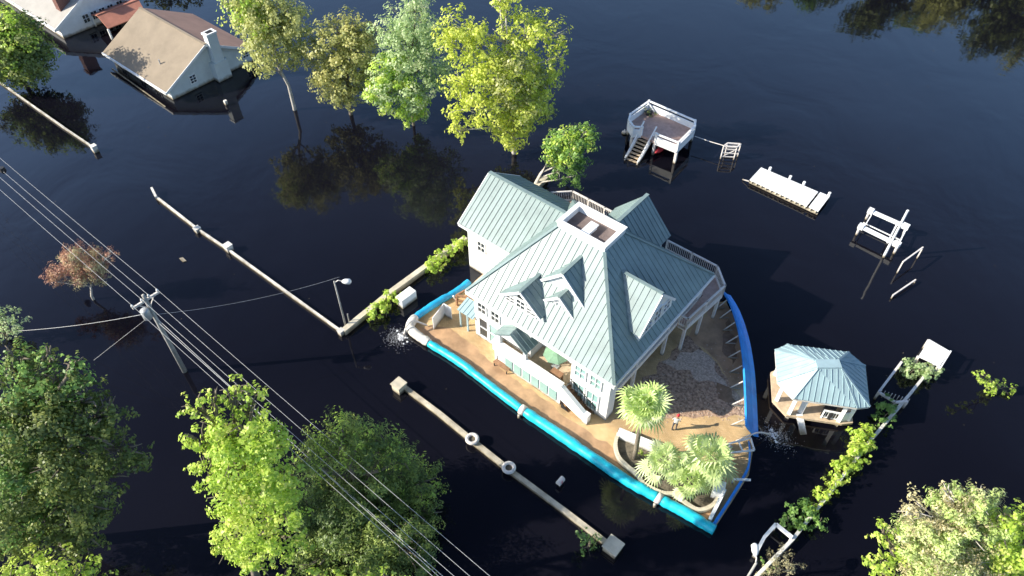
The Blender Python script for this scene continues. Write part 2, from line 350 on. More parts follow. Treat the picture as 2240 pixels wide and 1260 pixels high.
HOUSE = thing('house', 'big white two-storey house under a steep green metal hip roof behind the blue flood barrier', 'house', 0, 0, .05)
EZ, RZ = 5.0, 10.0
E0, E1, F0, F1 = -12.8, .3, -.3, 12.8      # eave rectangle
C0, C1, D0, D1 = -8.75, -4.75, 5.0, 7.5    # lookout rectangle
def house():
    h = HOUSE
    mb = MB()                               # walls: main block with a recessed front terrace and an open right side
    mb.prism([(-12.3, 0), (-6.9, 0), (-6.9, 1.5), (-3.3, 1.5), (-3.3, 0), (-.05, 0), (-.05, .9), (-1.6, .9), (-1.6, 11.6), (-.05, 11.6), (-.05, 12.4), (-12.3, 12.4)], .0, 4.82)
    mb.i = 0; mb.build('wall', M['white'], h)
    mb = MB(); mb.box(-1.2, -.1, .95, 11.55, 2.75, 3.0); mb.box(-.12, .02, .02, 12.38, 4.45, 4.8); mb.box(-.16, .04, .92, 11.58, 2.6, 3.06)
    for v in (3.4, 7.6): mb.box(-.26, -.04, v - .11, v + .11, .0, 4.5)
    mb.build('side_gallery', M['rail'], h)
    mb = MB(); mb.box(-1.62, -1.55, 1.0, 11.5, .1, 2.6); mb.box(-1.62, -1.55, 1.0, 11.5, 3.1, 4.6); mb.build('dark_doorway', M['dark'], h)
    mb = MB(); mb.box(-17.7, -12.35, 5.2, 12.0, -.5, 4.75)   # left wing
    mb.hexa([(-17.7, 5.2, 4.75), (-17.7, 12, 4.75), (-17.7, 8.6, 7.35)], [(-12.4, 5.2, 4.75), (-12.4, 12, 4.75), (-12.4, 8.6, 7.35)])
    mb.build('wing_wall', M['white'], h)
    mb = MB(); mb.box(-9.2, -4.85, 12.42, 14.0, -.5, 4.75)
    mb.hexa([(-9.2, 14, 4.75), (-4.85, 14, 4.75), (-7.02, 14, 7.4)], [(-9.2, 10, 4.75), (-4.85, 10, 4.75), (-7.02, 10, 7.4)])
    mb.build('rear_bay_wall', M['white'], h)
    # main hip roof
    mb = MB()
    mb.roof([(E0, F0, EZ), (E1, F0, EZ), (C1, D0, RZ), (C0, D0, RZ)])
    mb.roof([(E1, F0, EZ), (E1, F1, EZ), (C1, D1, RZ), (C1, D0, RZ)])
    mb.roof([(E1, F1, EZ), (E0, F1, EZ), (C0, D1, RZ), (C1, D1, RZ)])
    mb.roof([(E0, F1, EZ), (E0, F0, EZ), (C0, D0, RZ), (C0, D1, RZ)])
    for a, b in (((E1, F0), (C1, D0)), ((E1, F1), (C1, D1)), ((E0, F0), (C0, D0)), ((E0, F1), (C0, D1))):
        mb.bar((a[0], a[1], EZ + .05), (b[0], b[1], RZ + .05), .22, .07)
    mb.build('roof', M['roof'], h)
    mb = MB()
    mb.box(E0 + .02, E1 - .02, F0 - .1, F0, 4.72, 4.99); mb.box(E1, E1 + .1, F0 - .1, F1, 4.72, 4.98); mb.box(E0 - .1, E0, F0, 4.6, 4.72, 4.98)
    mb.box(E0 + .1, E1 - .1, F0 + .1, F1 - .1, 4.70, 4.8)
    mb.build('eave_fascia', M['trim'], h)
    # wing and rear gables
    mb = MB()
    mb.roof([(-18.2, 4.75, 4.98), (-10.0, 4.75, 4.98), (-10.0, 8.6, 7.75), (-18.2, 8.6, 7.75)])
    mb.roof([(-10.0, 12.45, 4.98), (-18.2, 12.45, 4.98), (-18.2, 8.6, 7.75), (-10.0, 8.6, 7.75)])
    mb.bar((-18.2, 8.6, 7.78), (-10.6, 8.6, 7.78), .3, .08); mb.build('wing_roof', M['roof'], h)
    mb = MB()
    mb.bar((-18.24, 4.72, 4.86), (-18.24, 8.6, 7.64), .06, .22); mb.bar((-18.24, 12.48, 4.86), (-18.24, 8.6, 7.64), .06, .22)
    mb.bar((-18.2, 4.7, 4.85), (-12.85, 4.7, 4.85), .08, .2); mb.build('wing_fascia', M['trim'], h)
    mb = MB()
    mb.roof([(-4.4, 9.3, 5.0), (-4.4, 14.36, 5.0), (-7.0, 14.36, 7.8), (-7.0, 9.3, 7.8)])
    mb.roof([(-9.6, 14.36, 5.0), (-9.6, 9.3, 5.0), (-7.0, 9.3, 7.8), (-7.0, 14.36, 7.8)])
    mb.bar((-7, 14.36, 7.83), (-7, 9.7, 7.83), .28, .08); mb.build('rear_gable_roof', M['roof'], h)
    # lookout on top
    mb = MB(); t = .2; z0, z1 = 9.8, 10.45
    mb.box(C0, C1, D0, D0 + t, z0, z1); mb.box(C0, C1, D1 - t, D1, z0, z1); mb.box(C0, C0 + t, D0 + t, D1 - t, z0, z1); mb.box(C1 - t, C1, D0 + t, D1 - t, z0, z1)
    lo = mb.build('lookout', M['trim'], h)
    mb = MB(); mb.box(C0 + t, C1 - t, D0 + t, D1 - t, 9.75, 9.95); mb.build('floor', M['cfloor'], lo)
    mb = MB(); mb.box(-7.0, -6.5, D0 + .22, D1 - .9, 9.95, 10.25); mb.box(-7.08, -6.42, D0 + .22, D1 - .8, 10.25, 10.33); mb.build('hatch', M['trim'], lo)
    mb = MB(); mb.box(C0 - .08, C1 + .08, D0 - .08, D0 + t + .06, z1, z1 + .09); mb.box(C0 - .08, C1 + .08, D1 - t - .06, D1 + .08, z1, z1 + .09)
    mb.box(C0 - .08, C0 + t + .06, D0 + t + .06, D1 - t - .06, z1, z1 + .09); mb.box(C1 - t - .06, C1 + .08, D0 + t + .06, D1 - t - .06, z1, z1 + .09); mb.build('coping', M['trim'], lo)
    # roof vent
    mb = MB(); p = pl(1340, 570, 9.2); mb.tube([(p[0], p[1], 8.4), (p[0], p[1], 9.5)], .07, 8); mb.build('vent_pipe', M['trim'], h)
    # front dormers -----------------------------------------------------------------
    def front_dormer(uc, v0, zr, hw, ze, vback, wz):
        mb = MB(); vw = v0 + .18; zg = zr - .16; s = (zr - ze) / hw; g = hw - .22
        mb.hexa([(uc - g, vw, wz), (uc + g, vw, wz), (uc + g, vw, zg - s * g), (uc, vw, zg), (uc - g, vw, zg - s * g)],
                [(uc - g, vback, wz), (uc + g, vback, wz), (uc + g, vback, zg - s * g), (uc, vback, zg), (uc - g, vback, zg - s * g)])
        d = mb.build('dormer', M['white'], h)
        mb = MB()
        mb.roof([(uc - hw, v0, ze), (uc - hw, vback, ze), (uc, vback, zr), (uc, v0, zr)]); mb.roof([(uc + hw, vback, ze), (uc + hw, v0, ze), (uc, v0, zr), (uc, vback, zr)])
        mb.bar((uc, v0, zr + .03), (uc, vback, zr + .03), .24, .07); mb.build('dormer_roof', M['roof'], d)
        mb = MB(); mb.bar((uc - hw, v0 - .03, ze - .1), (uc, v0 - .03, zr - .1), .05, .2); mb.bar((uc + hw, v0 - .03, ze - .1), (uc, v0 - .03, zr - .1), .05, .2)
        mb.build('bargeboard', M['trim'], d)
        return d, vw
    d, vw = front_dormer(-8.2, .3, 7.6, 1.85, 6.1, 3.6, 4.9)
    for du in (-.95, 0, .95): window((-8.2 + du, vw, 5.75), (1, 0, 0), .8, .85 if du == 0 else .62, (0, -1, 0), d, 2, 2, arch=(du == 0))
    d, vw = front_dormer(-6.1, 2.2, 9.3, 2.2, 7.1, 6.0, 6.4)
    d, vw = front_dormer(-5.75, 1.45, 7.85, 1.75, 6.25, 3.2, 5.2)
    for du in (-.6, .6): window((-5.75 + du, vw, 6.2), (1, 0, 0), .62, .75, (0, -1, 0), d, 2, 2)
    # dormer on the right slope
    vc, zr, hw, ze, u0, ub = 5.45, 8.7, 2.25, 6.3, -.2, -4.1; uw = u0 - .1; g = hw - .16; s = (zr - ze) / hw; zg = zr - .16
    mb = MB(); mb.hexa([(uw, vc - g, 5.3), (uw, vc + g, 5.3), (uw, vc + g, zg - s * g), (uw, vc, zg), (uw, vc - g, zg - s * g)],
                       [(ub, vc - g, 5.3), (ub, vc + g, 5.3), (ub, vc + g, zg - s * g), (ub, vc, zg), (ub, vc - g, zg - s * g)])
    d = mb.build('dormer', M['white'], h)
    mb = MB(); mb.roof([(u0, vc - hw, ze), (ub, vc - hw, ze), (ub, vc, zr), (u0, vc, zr)]); mb.roof([(ub, vc + hw, ze), (u0, vc + hw, ze), (u0, vc, zr), (ub, vc, zr)])
    mb.bar((u0, vc, zr + .03), (ub, vc, zr + .03), .24, .07); mb.build('dormer_roof', M['roof'], d)
    mb = MB(); mb.bar((u0 + .03, vc - hw, ze - .1), (u0 + .03, vc, zr - .1), .05, .2); mb.bar((u0 + .03, vc + hw, ze - .1), (u0 + .03, vc, zr - .1), .05, .2); mb.build('bargeboard', M['trim'], d)
    for dv in (-1.15, 0, 1.15): window((uw, vc + dv, 6.0), (0, 1, 0), .85, 1.2 if dv == 0 else .9, (1, 0, 0), d, 2, 2)
    # entry canopy
    mb = MB(); uc, v0, vb, zr, hw, ze = -7.9, -1.15, .25, 4.6, 1.5, 3.5
    mb.roof([(uc - hw, v0, ze), (uc - hw, vb, ze), (uc, vb, zr), (uc, v0, zr)], .4, .1); mb.roof([(uc + hw, vb, ze), (uc + hw, v0, ze), (uc, v0, zr), (uc, vb, zr)], .4, .1)
    pr = mb.build('entry_canopy', M['roof'], h)
    mb = MB(); mb.hexa([(uc - 1.3, -.98, 3.5), (uc + 1.3, -.98, 3.5), (uc, -.98, 4.45)], [(uc - 1.3, -.85, 3.5), (uc + 1.3, -.85, 3.5), (uc, -.85, 4.45)])
    for u in (uc - 1.2, uc + 1.2): mb.box(u - .12, u + .12, -.97, -.73, 1.6, 3.5)
    mb.build('column', M['trim'], pr)
    # raised front terrace with solid white parapet, tinted glass below, and the stair
    mb = MB(); mb.box(-9.5, -3.35, -1.0, -.01, 0, 1.55); mb.box(-6.88, -3.32, 0.01, 1.48, 0, 1.55); te = mb.build('terrace', M['white'], h)
    mb = MB(); mb.box(-9.45, -3.4, -.78, 0, 1.55, 1.6); mb.box(-6.85, -3.35, .0, 1.46, 1.553, 1.605); mb.build('terrace_floor', M['tan'], te)
    mb = MB(); mb.box(-9.6, -3.3, -1.1, -.8, 1.5, 2.45); mb.box(-9.65, -3.25, -1.16, -.74, 2.45, 2.54); mb.box(-9.7, -9.45, -.79, -.02, 1.5, 2.45)
    mb.hexa([(-3.3, -1.1, .9), (-.9, -1.1, .0), (-.9, -1.1, .85), (-3.3, -1.1, 2.45)], [(-3.3, -.8, .9), (-.9, -.8, .0), (-.9, -.8, .85), (-3.3, -.8, 2.45)])
    mb.box(-1.25, -.85, -1.16, -.74, .0, 1.05); mb.build('parapet', M['trim'], te)
    mb = MB()
    for k in range(6): u = -8.1 + k * .82; mb.box(u - .33, u + .33, -1.06, -1.01, .35, 1.42)
    mb.build('glass_panel', M['gglass'], te)
    mb = MB(); mb.hexa([(-3.15, -1.12, .05), (-2.45, -1.12, .05), (-3.15, -1.12, .75)], [(-3.15, -1.09, .05), (-2.45, -1.09, .05), (-3.15, -1.09, .75)]); mb.build('vent_opening', M['dark'], te)
    mb = MB()
    for k in range(8): u = -3.33 + k * .27; mb.box(u, u + .285, -.78, -.02, 0, 1.55 - k * .19)
    mb.build('stair', M['wood'], te)
    mb = MB()
    for k in range(8): u = -3.1 + k * .3; mb.bar((u, -.1, 1.4 - k * .19), (u, -.1, 2.3 - k * .19), .03)
    mb.bar((-3.2, -.1, 2.4), (-.9, -.1, .95), .06); mb.build('handrail', M['black'], te)
    # windows of the front and wing
    for u, z, ww, hh in ((-2.5, .5, 1.0, 1.9), (-1.3, .5, 1.0, 1.9), (-2.5, 3.1, .9, 1.2), (-1.2, 3.1, .9, 1.2)): window((u, 0, z), (1, 0, 0), ww, hh, (0, -1, 0), h, 2, 2, M['gglass'])
    window((-5.0, 1.5, 1.8), (1, 0, 0), 2.6, 2.1, (0, -1, 0), h, 3, 1, M['gglass'])
    for u, g in ((-11.4, M['glass']), (-10.4, M['gglass'])): window((u, 0, .5), (1, 0, 0), .85, 2.1, (0, -1, 0), h, 1, 2, g)
    for u in (-11.5, -10.2): window((u, 0, 3.2), (1, 0, 0), .8, 1.1, (0, -1, 0), h, 2, 2)
    window((-16.2, 5.2, 2.7), (1, 0, 0), .8, 1.1, (0, -1, 0), h, 2, 2)
    mb = MB(); mb.roof([(-13.9, -.3, 2.1), (-12.3, -.3, 2.1), (-12.3, .9, 2.5), (-13.9, .9, 2.5)], .4, .1)
    for u in (-13.75, -13.0): mb.box(u - .06, u + .06, -.2, -.08, .0, 2.05)
    mb.build('side_awning', M['groof'], h)
    # rear balconies
    def balcony(poly, rl, posts):
        mb = MB(); mb.prism(poly, 2.62, 2.82); b = mb.build('balcony', M['deck'], h)
        mb = MB()
        for k in range(len(rl) - 1): mb.bar(rl[k] + (2.66,), rl[k + 1] + (2.66,), .08, .34)
        for u, v in posts: mb.box(u - .1, u + .1, v - .1, v + .1, -.5, 2.62)
        mb.build('balcony_frame', M['rail'], b)
        railing(rl, 2.82, 3.85, b, M['rail'], w=.1)
    balcony([(-4.83, 12.42), (-4.83, 14.9), (-.3, 14.9), (1.2, 13.45), (.75, 8.7), (.05, 8.7), (.05, 12.42)], [(-4.8, 14.86), (-.3, 14.86), (1.16, 13.42), (.72, 8.74), (.1, 8.74)], [(.66, 8.85), (1.0, 13.3), (-.4, 14.7), (-3, 14.7), (.85, 11)])
    balcony([(-15.7, 12.05), (-15.7, 13.5), (-14.3, 14.9), (-9.25, 14.9), (-9.25, 12.42), (-12.35, 12.42), (-12.35, 12.05)], [(-15.66, 12.1), (-15.66, 13.5), (-14.3, 14.86), (-9.25, 14.86)], [(-15.5, 13.4), (-14.2, 14.7), (-11.5, 14.7)])
house()

# furniture and loose things around the house
def parasol_table():
    u, v, z = -5.0, .55, 1.61
    t = thing('parasol', 'green canvas parasol open on the brown front terrace under the eave', 'parasol', u, v, z)
    mb = MB(); n = 8; zc, zr = z + 1.9, z + 1.5; r = .95
    for k in range(n):
        a, b = 2 * math.pi * k / n, 2 * math.pi * (k + 1) / n
        P = [(u, v, zc), (u + r * math.cos(a), v + r * math.sin(a), zr), (u + r * math.cos(b), v + r * math.sin(b), zr)]
        mb.hexa([(x, y, q - .03) for x, y, q in P], P)
    mb.build('canopy', M['green'], t); mb = MB(); mb.tube([(u, v, z), (u, v, zc + .08)], .03, 8); mb.box(u - .25, u + .25, v - .25, v + .25, z, z + .08); mb.build('pole', M['steel'], t)
    t = thing('table', 'small brown wooden table on the front terrace beside the green parasol', 'table', -4.3, -.3, 1.61)
    mb = MB(); mb.box(-4.75, -3.85, -.6, 0, 2.28, 2.34); mb.build('tabletop', M['wood'], t)
    for a, b in ((-4.68, -.53), (-3.92, -.53), (-4.68, -.07), (-3.92, -.07)): mb = MB(); mb.box(a - .035, a + .035, b - .035, b + .035, 1.61, 2.28); mb.build('leg', M['wood'], t)
parasol_table()
def bench(px, py, label):
    u, v, z = pl(px, py, .05); t = thing('bench', label, 'bench', u, v, z)
    mb = MB()
    for k in range(3): mb.box(u - .7, u + .7, v - .22 + k * .16, v - .09 + k * .16, z + .42, z + .46)
    mb.build('seat', M['wood'], t); mb = MB()
    for k in range(2): mb.box(u - .7, u + .7, v + .24, v + .28, z + .55 + k * .17, z + .67 + k * .17)
    mb.build('backrest', M['wood'], t)
    for a in (u - .6, u + .6):
        mb = MB(); mb.box(a - .03, a + .03, v - .2, v - .14, z, z + .42); mb.box(a - .03, a + .03, v + .2, v + .26, z, z + .88); mb.build('leg', M['black'], t)
bench(1098, 806, 'dark wooden bench on the lit paving against the glass terrace wall')
def garden_screen():
    pts = [pl(949, 721, .05), pl(973, 689, .05), pl(989, 699, .05)]
    t = thing('folding_screen', 'white folded screen panel standing on the patio at the left corner of the barrier', 'screen', *pts[0])
    for a, b in zip(pts, pts[1:]):
        mb = MB(); mb.bar((a[0], a[1], .75), (b[0], b[1], .75), .06, 1.4); mb.build('panel', M['trim'], t)
    p = pl(1000, 668, .05); t = thing('timber_frame', 'brown timber frame standing on the patio beside the wing wall', 'frame', *p)
    mb = MB(); u, v = p[0], p[1]
    for du, dv in ((0, 0), (1.1, .5), (.2, 1.0)): mb.box(u + du - .07, u + du + .07, v + dv - .07, v + dv + .07, .05, 1.3)
    mb.bar((u, v, 1.28), (u + 1.1, v + .5, 1.28), .14); mb.bar((u, v, .7), (u + 1.1, v + .5, .7), .12); mb.bar((u, v, 1.28), (u + .2, v + 1.0, 1.28), .12); mb.build('post_frame', M['wood'], t)
    p = pl(1000, 655, .3); solo_mb = MB(); solo_mb.bar((p[0], p[1], .1), (p[0] + .1, p[1] - .5, 1.2), .12)
    solo(solo_mb, 'post', M['trim'], 'short white leaning post beside the brown timber frame on the patio', 'post', (p[0], p[1], .05))
garden_screen()

# ---------------------------------------------------------------- flood barrier
def smooth_path(pts, n=6):
    P = [Vector(p) for p in pts]; out = []
    for k in range(len(P) - 1):
        p0, p1, p2, p3 = P[max(k - 1, 0)], P[k], P[k + 1], P[min(k + 2, len(P) - 1)]
        for j in range(n):
            t = j / n; out.append(.5 * ((2 * p1) + (p2 - p0) * t + (2 * p0 - 5 * p1 + 4 * p2 - p3) * t * t + (3 * p1 - p0 - 3 * p2 + p3) * t ** 3))
    return out + [P[-1]]
def barrier_tube(px, rad, name, m, label, group='blue flood barrier sections', n=12, zc=.28, wob=.07):
    pts = smooth_path([pl(x, y, zc) for x, y in px], 10)
    for k, p in enumerate(pts): p.z += wob * noise.noise((k * .35, rad * 9, 0))
    rs = [rad * (1 + .17 * noise.noise((k * .6, 3.3 + rad, 1))) for k in range(len(pts))]
    t = thing(name, label, 'flood barrier', *pl(*px[0], 0), group)
    mb = MB(); mb.tube(pts, rs, n); mb.build('water_tube', m, t, True)
    return t, pts
t, P1 = barrier_tube([(940, 752), (1000, 789), (1065, 838), (1140, 895)], .30, 'barrier_tube', M['cyan'], 'turquoise water-filled barrier tube along the front patio, nearest the white corner')
t, P2 = barrier_tube([(1148, 900), (1220, 948), (1300, 1003), (1370, 1050), (1437, 1088)], .36, 'barrier_tube', M['cyan'], 'longest turquoise barrier tube, in front of the curved garden bed')
t, P3 = barrier_tube([(1445, 1093), (1500, 1122), (1563, 1160)], .35, 'barrier_tube', M['cyan'], 'short turquoise barrier tube ending at the front point of the yard')
t, P0 = barrier_tube([(938, 750), (906, 728), (897, 714), (907, 696)], .36, 'barrier_tube', M['oldwhite'], 'white sleeve of the barrier round the left corner by the water jet')
t, P4 = barrier_tube([(909, 694), (950, 666), (1000, 636), (1026, 616)], .28, 'barrier_tube', mat('azure_tarp', (.02, .34, .62), .38, .15, .9, bump=.12), 'azure barrier tube running up beside the patio to the white wing')
for (p, q), lab in (((P1[-1], P2[0]), 'white strap around the joint of two turquoise barrier tubes, halfway along the front'), ((P2[-1], P3[0]), 'white strap around the joint of turquoise tubes below the garden bed')):
    mb = MB(); d = (q - p).normalized(); mb.tube([p - d * .04, q + d * .04], .39, 12); b = (p + q) / 2
    mb.bar(b + Vector((.0, -.44, -.05)), b + Vector((.1, -.58, -.4)), .2, .08)
    solo(mb, 'strap', M['oldwhite'], lab, 'strap', (b.x, b.y, 0), 'white straps on the barrier joints', smooth=True)
def liner(px, name, label, top=1.15, wid=.80, struts=(), m=None, z0=.02):
    base = smooth_path([pl(x, y, .2) for x, y in px], 8); t = thing(name, label, 'flood barrier', *base[0][:2], 0, 'blue flood barrier sections')
    mb = MB(); n = len(base); rows = []
    for k, p in enumerate(base):
        d = (base[min(k + 1, n - 1)] - base[max(k - 1, 0)]).normalized(); o = Vector((d.y, -d.x, 0))
        # outward is away from the yard centre
        c = Vector((4, 6, 0)) - Vector((p.x, p.y, 0))
        if o.dot(c) > 0: o = -o
        wv = .05 * noise.noise((k * .7, 5, 0))
        f_ = .25 if wid < .4 else 1; prof = [(-.32 * f_, top + wv), (-.25 * f_, top + .03 + wv), (-.05 * f_, top * .72), (wid * .5, .28), (wid, .0), (wid + .02, -.25), (wid - .1, -.25), (-.1 * f_, top * .6), (-.36 * f_, top - .08)]
        rows.append([Vector((p.x, p.y, 0)) + o * (a - .25) + Vector((0, 0, b)) for a, b in prof])
    for k in range(n - 1):
        m_ = len(rows[k])
        for j in range(m_): mb.face([rows[k][j], rows[k][(j + 1) % m_], rows[k + 1][(j + 1) % m_], rows[k + 1][j]])
    mb.face(rows[0]); mb.face(rows[-1][::-1]); mb.build('liner', m or M['blue'], t, True)
    for k in range(2, n - 1, 4):
        if not struts: break
        p = base[k]; d = (base[min(k + 1, n - 1)] - base[k - 1]).normalized(); o = Vector((d.y, -d.x, 0)); c = Vector((4, 6, 0)) - Vector((p.x, p.y, 0))
        if o.dot(c) < 0: o = -o
        q = Vector((p.x, p.y, 0)) + o * .62
        mb = MB(); mb.bar(q + Vector((0, 0, top - .1)), q + o * .75 + Vector((0, 0, .06)), .07); mb.bar(q + Vector((0, 0, .1)), q + o * .75 + Vector((0, 0, .1)), .07); mb.build('brace', M['rail'], t)
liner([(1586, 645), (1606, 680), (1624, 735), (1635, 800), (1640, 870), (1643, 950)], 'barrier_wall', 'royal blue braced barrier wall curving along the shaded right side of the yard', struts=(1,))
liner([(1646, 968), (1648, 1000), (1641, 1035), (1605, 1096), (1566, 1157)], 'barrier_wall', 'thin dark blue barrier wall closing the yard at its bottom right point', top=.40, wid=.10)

# ---------------------------------------------------------------- garden bed
bed_px = [(1352, 938), (1395, 950), (1430, 975), (1480, 1000), (1560, 1025), (1588, 1062), (1575, 1092), (1545, 1112), (1510, 1106), (1470, 1085), (1415, 1062), (1385, 1032), (1355, 1003), (1345, 972)]
bed = [pl(x, y, .1) for x, y in bed_px]
mb = MB(); mb.prism([p[:2] for p in bed], -.1, .16); tag(mb.build('soil', M['soil']), kind='structure')
mb = MB(); path = smooth_path([pl(x, y, .3) for x, y in [(1352, 950), (1346, 972), (1352, 1000), (1372, 1022), (1394, 1040), (1408, 1060), (1445, 1079), (1478, 1084), (1502, 1104), (1528, 1117), (1556, 1108), (1574, 1085)]], 6)
for a, b in zip(path, path[1:]):
    e = (b - a) * .03; mb.bar(a - e, b + e, .24, .42)
solo(mb, 'garden_kerb', M['mould'], 'cream curving kerb wall around the palm garden bed', 'kerb', (path[0].x, path[0].y, 0))
mb = MB(); a, b = pl(1352, 946, .5), pl(1430, 978, .5); mb.bar((a[0], a[1], .4), (b[0], b[1], .4), .5, .75)
solo(mb, 'planter_wall', M['trim'], 'low thick white wall at the foot of the tall palm', 'wall', (a[0], a[1], 0))
mb = MB(); a, b, c = pl(1562, 1062, 1.0), pl(1586, 1070, 1.0), pl(1556, 1130, .8)
mb.bar((a[0], a[1], .55), (b[0], b[1], .55), .9, 1.1); mb.bar((b[0], b[1], .62), (c[0], c[1], .5), .22, .9)
solo(mb, 'garden_wall_end', M['trim'], 'bright white block wall at the front tip of the garden bed', 'wall', (a[0], a[1], 0))
mb = MB(); a = pl(1487, 1088, .35); mb.box(a[0] - .25, a[0] + .25, a[1] - .2, a[1] + .2, .05, .6)
solo(mb, 'garden_stone', M['oldwhite'], 'pale stone block on the mulch by the curved kerb', 'stone', (a[0], a[1], 0))

def fan_palm(base, ctr, nfr, rad, m, label, group=None, trunk_r=.14, seed=1, droop=.28):
    rr = random.Random(seed); u, v, z = pl(*base, .12); wb = to_w(u, v); top = at_y(*ctr, wb[1])[0][2] - z; lean = to_uv(*at_y(*ctr, wb[1])[0])[0] - u; t = thing('palm_tree', label, 'palm', u, v, z, group)
    mb = MB(); zc = z + top; c = Vector((u + lean, v, zc))
    if top > .5:
        pts = [(u + lean * k / 6, v, z + top * k / 6) for k in range(7)]
        mb.tube(pts, [trunk_r * (1.15 - .05 * k + (.02 if k % 2 else 0)) for k in range(7)], 9); mb.build('trunk', M['bark'], t, True)
    V = []; Fc = []; lv = []
    for k in range(nfr):
        az = 2.399 * k + rr.uniform(-.3, .3); el = 1.4 - 2.15 * (k / nfr) ** .85 + rr.uniform(-.15, .15); ln = rad * rr.uniform(.22, .62); droop_k = droop * rr.uniform(.3, 2.2)
        d = Vector((math.cos(az) * math.cos(el), math.sin(az) * math.cos(el), math.sin(el)))
        side = d.cross(Vector((0, 0, 1))).normalized(); up = side.cross(d).normalized()
        hub = c + d * ln; tone = rr.random()
        b = len(V); V += [tuple(c + side * .02), tuple(c - side * .02), tuple(hub - side * .015), tuple(hub + side * .015)]; Fc.append((b, b + 1, b + 2, b + 3)); lv.append(.5)
        nb = 13; fr = rad * rr.uniform(.34, .64)
        for j in range(nb):
            ang = (j / (nb - 1) - .5) * 3.7; bd = (d * math.cos(ang) + side * math.sin(ang)).normalized(); L0 = fr * (1 - .25 * abs(ang) / 1.9)
            wv = bd.cross(up).normalized() * .030 * rad; mid = hub + bd * L0 * .55 + up * .04; tip = hub + bd * L0 * .95 - Vector((0, 0, 1)) * L0 * droop_k * rr.uniform(.4, 1) + up * .02
            b = len(V); V += [tuple(hub), tuple(mid - wv), tuple(tip), tuple(mid + wv)]; Fc.append((b, b + 1, b + 2, b + 3)); lv.append(min(1, max(0, tone * .6 + rr.random() * .4)))
    me = bpy.data.meshes.new('crown'); me.from_pydata([(a - u, b2 - v, c2 - z) for a, b2, c2 in V], [], Fc); me.materials.append(m)
    at = me.attributes.new('lv', 'FLOAT', 'FACE'); at.data.foreach_set('value', lv)
    o = link(bpy.data.objects.new('crown', me)); o.parent = t
    return t
fan_palm((1388, 1003), (1404, 893), 60, 1.95, L['palm'], 'tall fan palm with a round pale crown on a bare trunk in the garden bed', None, .15, 3)
fan_palm((1446, 1048), (1452, 1012), 26, 1.9, L['palmg'], 'low grey-green fan palm in the middle of the garden bed, nearest the tall palm', 'low palms in the garden bed', .13, 5)
fan_palm((1542, 1052), (1548, 1008), 34, 2.3, L['palmg'], 'widest low fan palm in the garden bed, beside the orange paving', 'low palms in the garden bed', .14, 8)
fan_palm((1505, 1085), (1506, 1056), 20, 1.6, L['palm'], 'small fan palm next to the bright white block wall', 'low palms in the garden bed', .12, 9)

# ---------------------------------------------------------------- foliage
def leaves(blobs, leaf, dens, seed, org, squash=1., shell=.55, clump=(.14, .31), updir=.35, asp=.62, nclump=34, elong=1.3, rag=1.16):
    # blobs: (u, v, z, r); leaf-sized faces in many small clumps spread through each blob
    rg = np.random.default_rng(seed); VV = []; LV = []
    for (bu, bv, bz, br) in blobs:
        K = max(6, int(nclump * min(2.2, (br / 1.6) ** 1.0)))
        d = rg.normal(size=(K, 3)); d /= np.linalg.norm(d, axis=1)[:, None]
        rr = br * (shell + (1 - shell) * rg.random(K) ** .6) * np.where(rg.random(K) < .25, rg.uniform(.35, .75, K), rg.uniform(.8, rag, K))
        cc = d * rr[:, None] * np.array([1, 1, squash]) + np.array([bu, bv, bz]); cr = br * rg.uniform(clump[0], clump[1], K)
        tone = rg.random(K)
        for k in range(K):
            n = max(5, int(dens * 12.6 * cr[k] ** 2 / (leaf * leaf * asp * .5) * .33))
            q = rg.normal(size=(n, 3)); q /= np.linalg.norm(q, axis=1)[:, None]
            p = q * (cr[k] * rg.random(n) ** .45)[:, None] * np.array([1, 1, .85]); ax = d[k] + np.array([0, 0, .5]); ax /= np.linalg.norm(ax)
            p = cc[k] + p + (p @ ax)[:, None] * ax * (elong - 1)
            nr = q * .5 + d[k] * .6 + np.array([0, 0, updir]) + rg.normal(size=(n, 3)) * .30
            nr /= np.linalg.norm(nr, axis=1)[:, None]
            a = np.cross(nr, rg.normal(size=(n, 3))); a /= np.linalg.norm(a, axis=1)[:, None]; b = np.cross(nr, a)
            s = leaf * rg.uniform(.6, 1.35, n)[:, None]
            VV.append(np.stack([p - a * s * .5, p - b * s * .5 * asp + nr * s * .08, p + a * s * .5, p + b * s * .5 * asp + nr * s * .08], 1).reshape(-1, 3))
            LV.append(np.clip(tone[k] * .55 + rg.random(n) * .45, 0, 1))
    V = np.concatenate(VV) - np.array(org); lv = np.concatenate(LV); nf = len(lv)
    me = bpy.data.meshes.new('crown'); me.vertices.add(len(V)); me.vertices.foreach_set('co', V.astype(np.float32).ravel())
    me.loops.add(nf * 4); me.loops.foreach_set('vertex_index', np.arange(nf * 4, dtype=np.int32)); me.polygons.add(nf)
    me.polygons.foreach_set('loop_start', np.arange(0, nf * 4, 4, dtype=np.int32)); me.update(calc_edges=True)
    me.attributes.new('lv', 'FLOAT', 'FACE').data.foreach_set('value', lv.astype(np.float32))
    return me
def crown(me, m, parent, name='crown'):
    me.materials.append(m); o = link(bpy.data.objects.new(name, me)); me.name = name; o.parent = parent; ORG[o.name] = ORG[parent.name]; return o
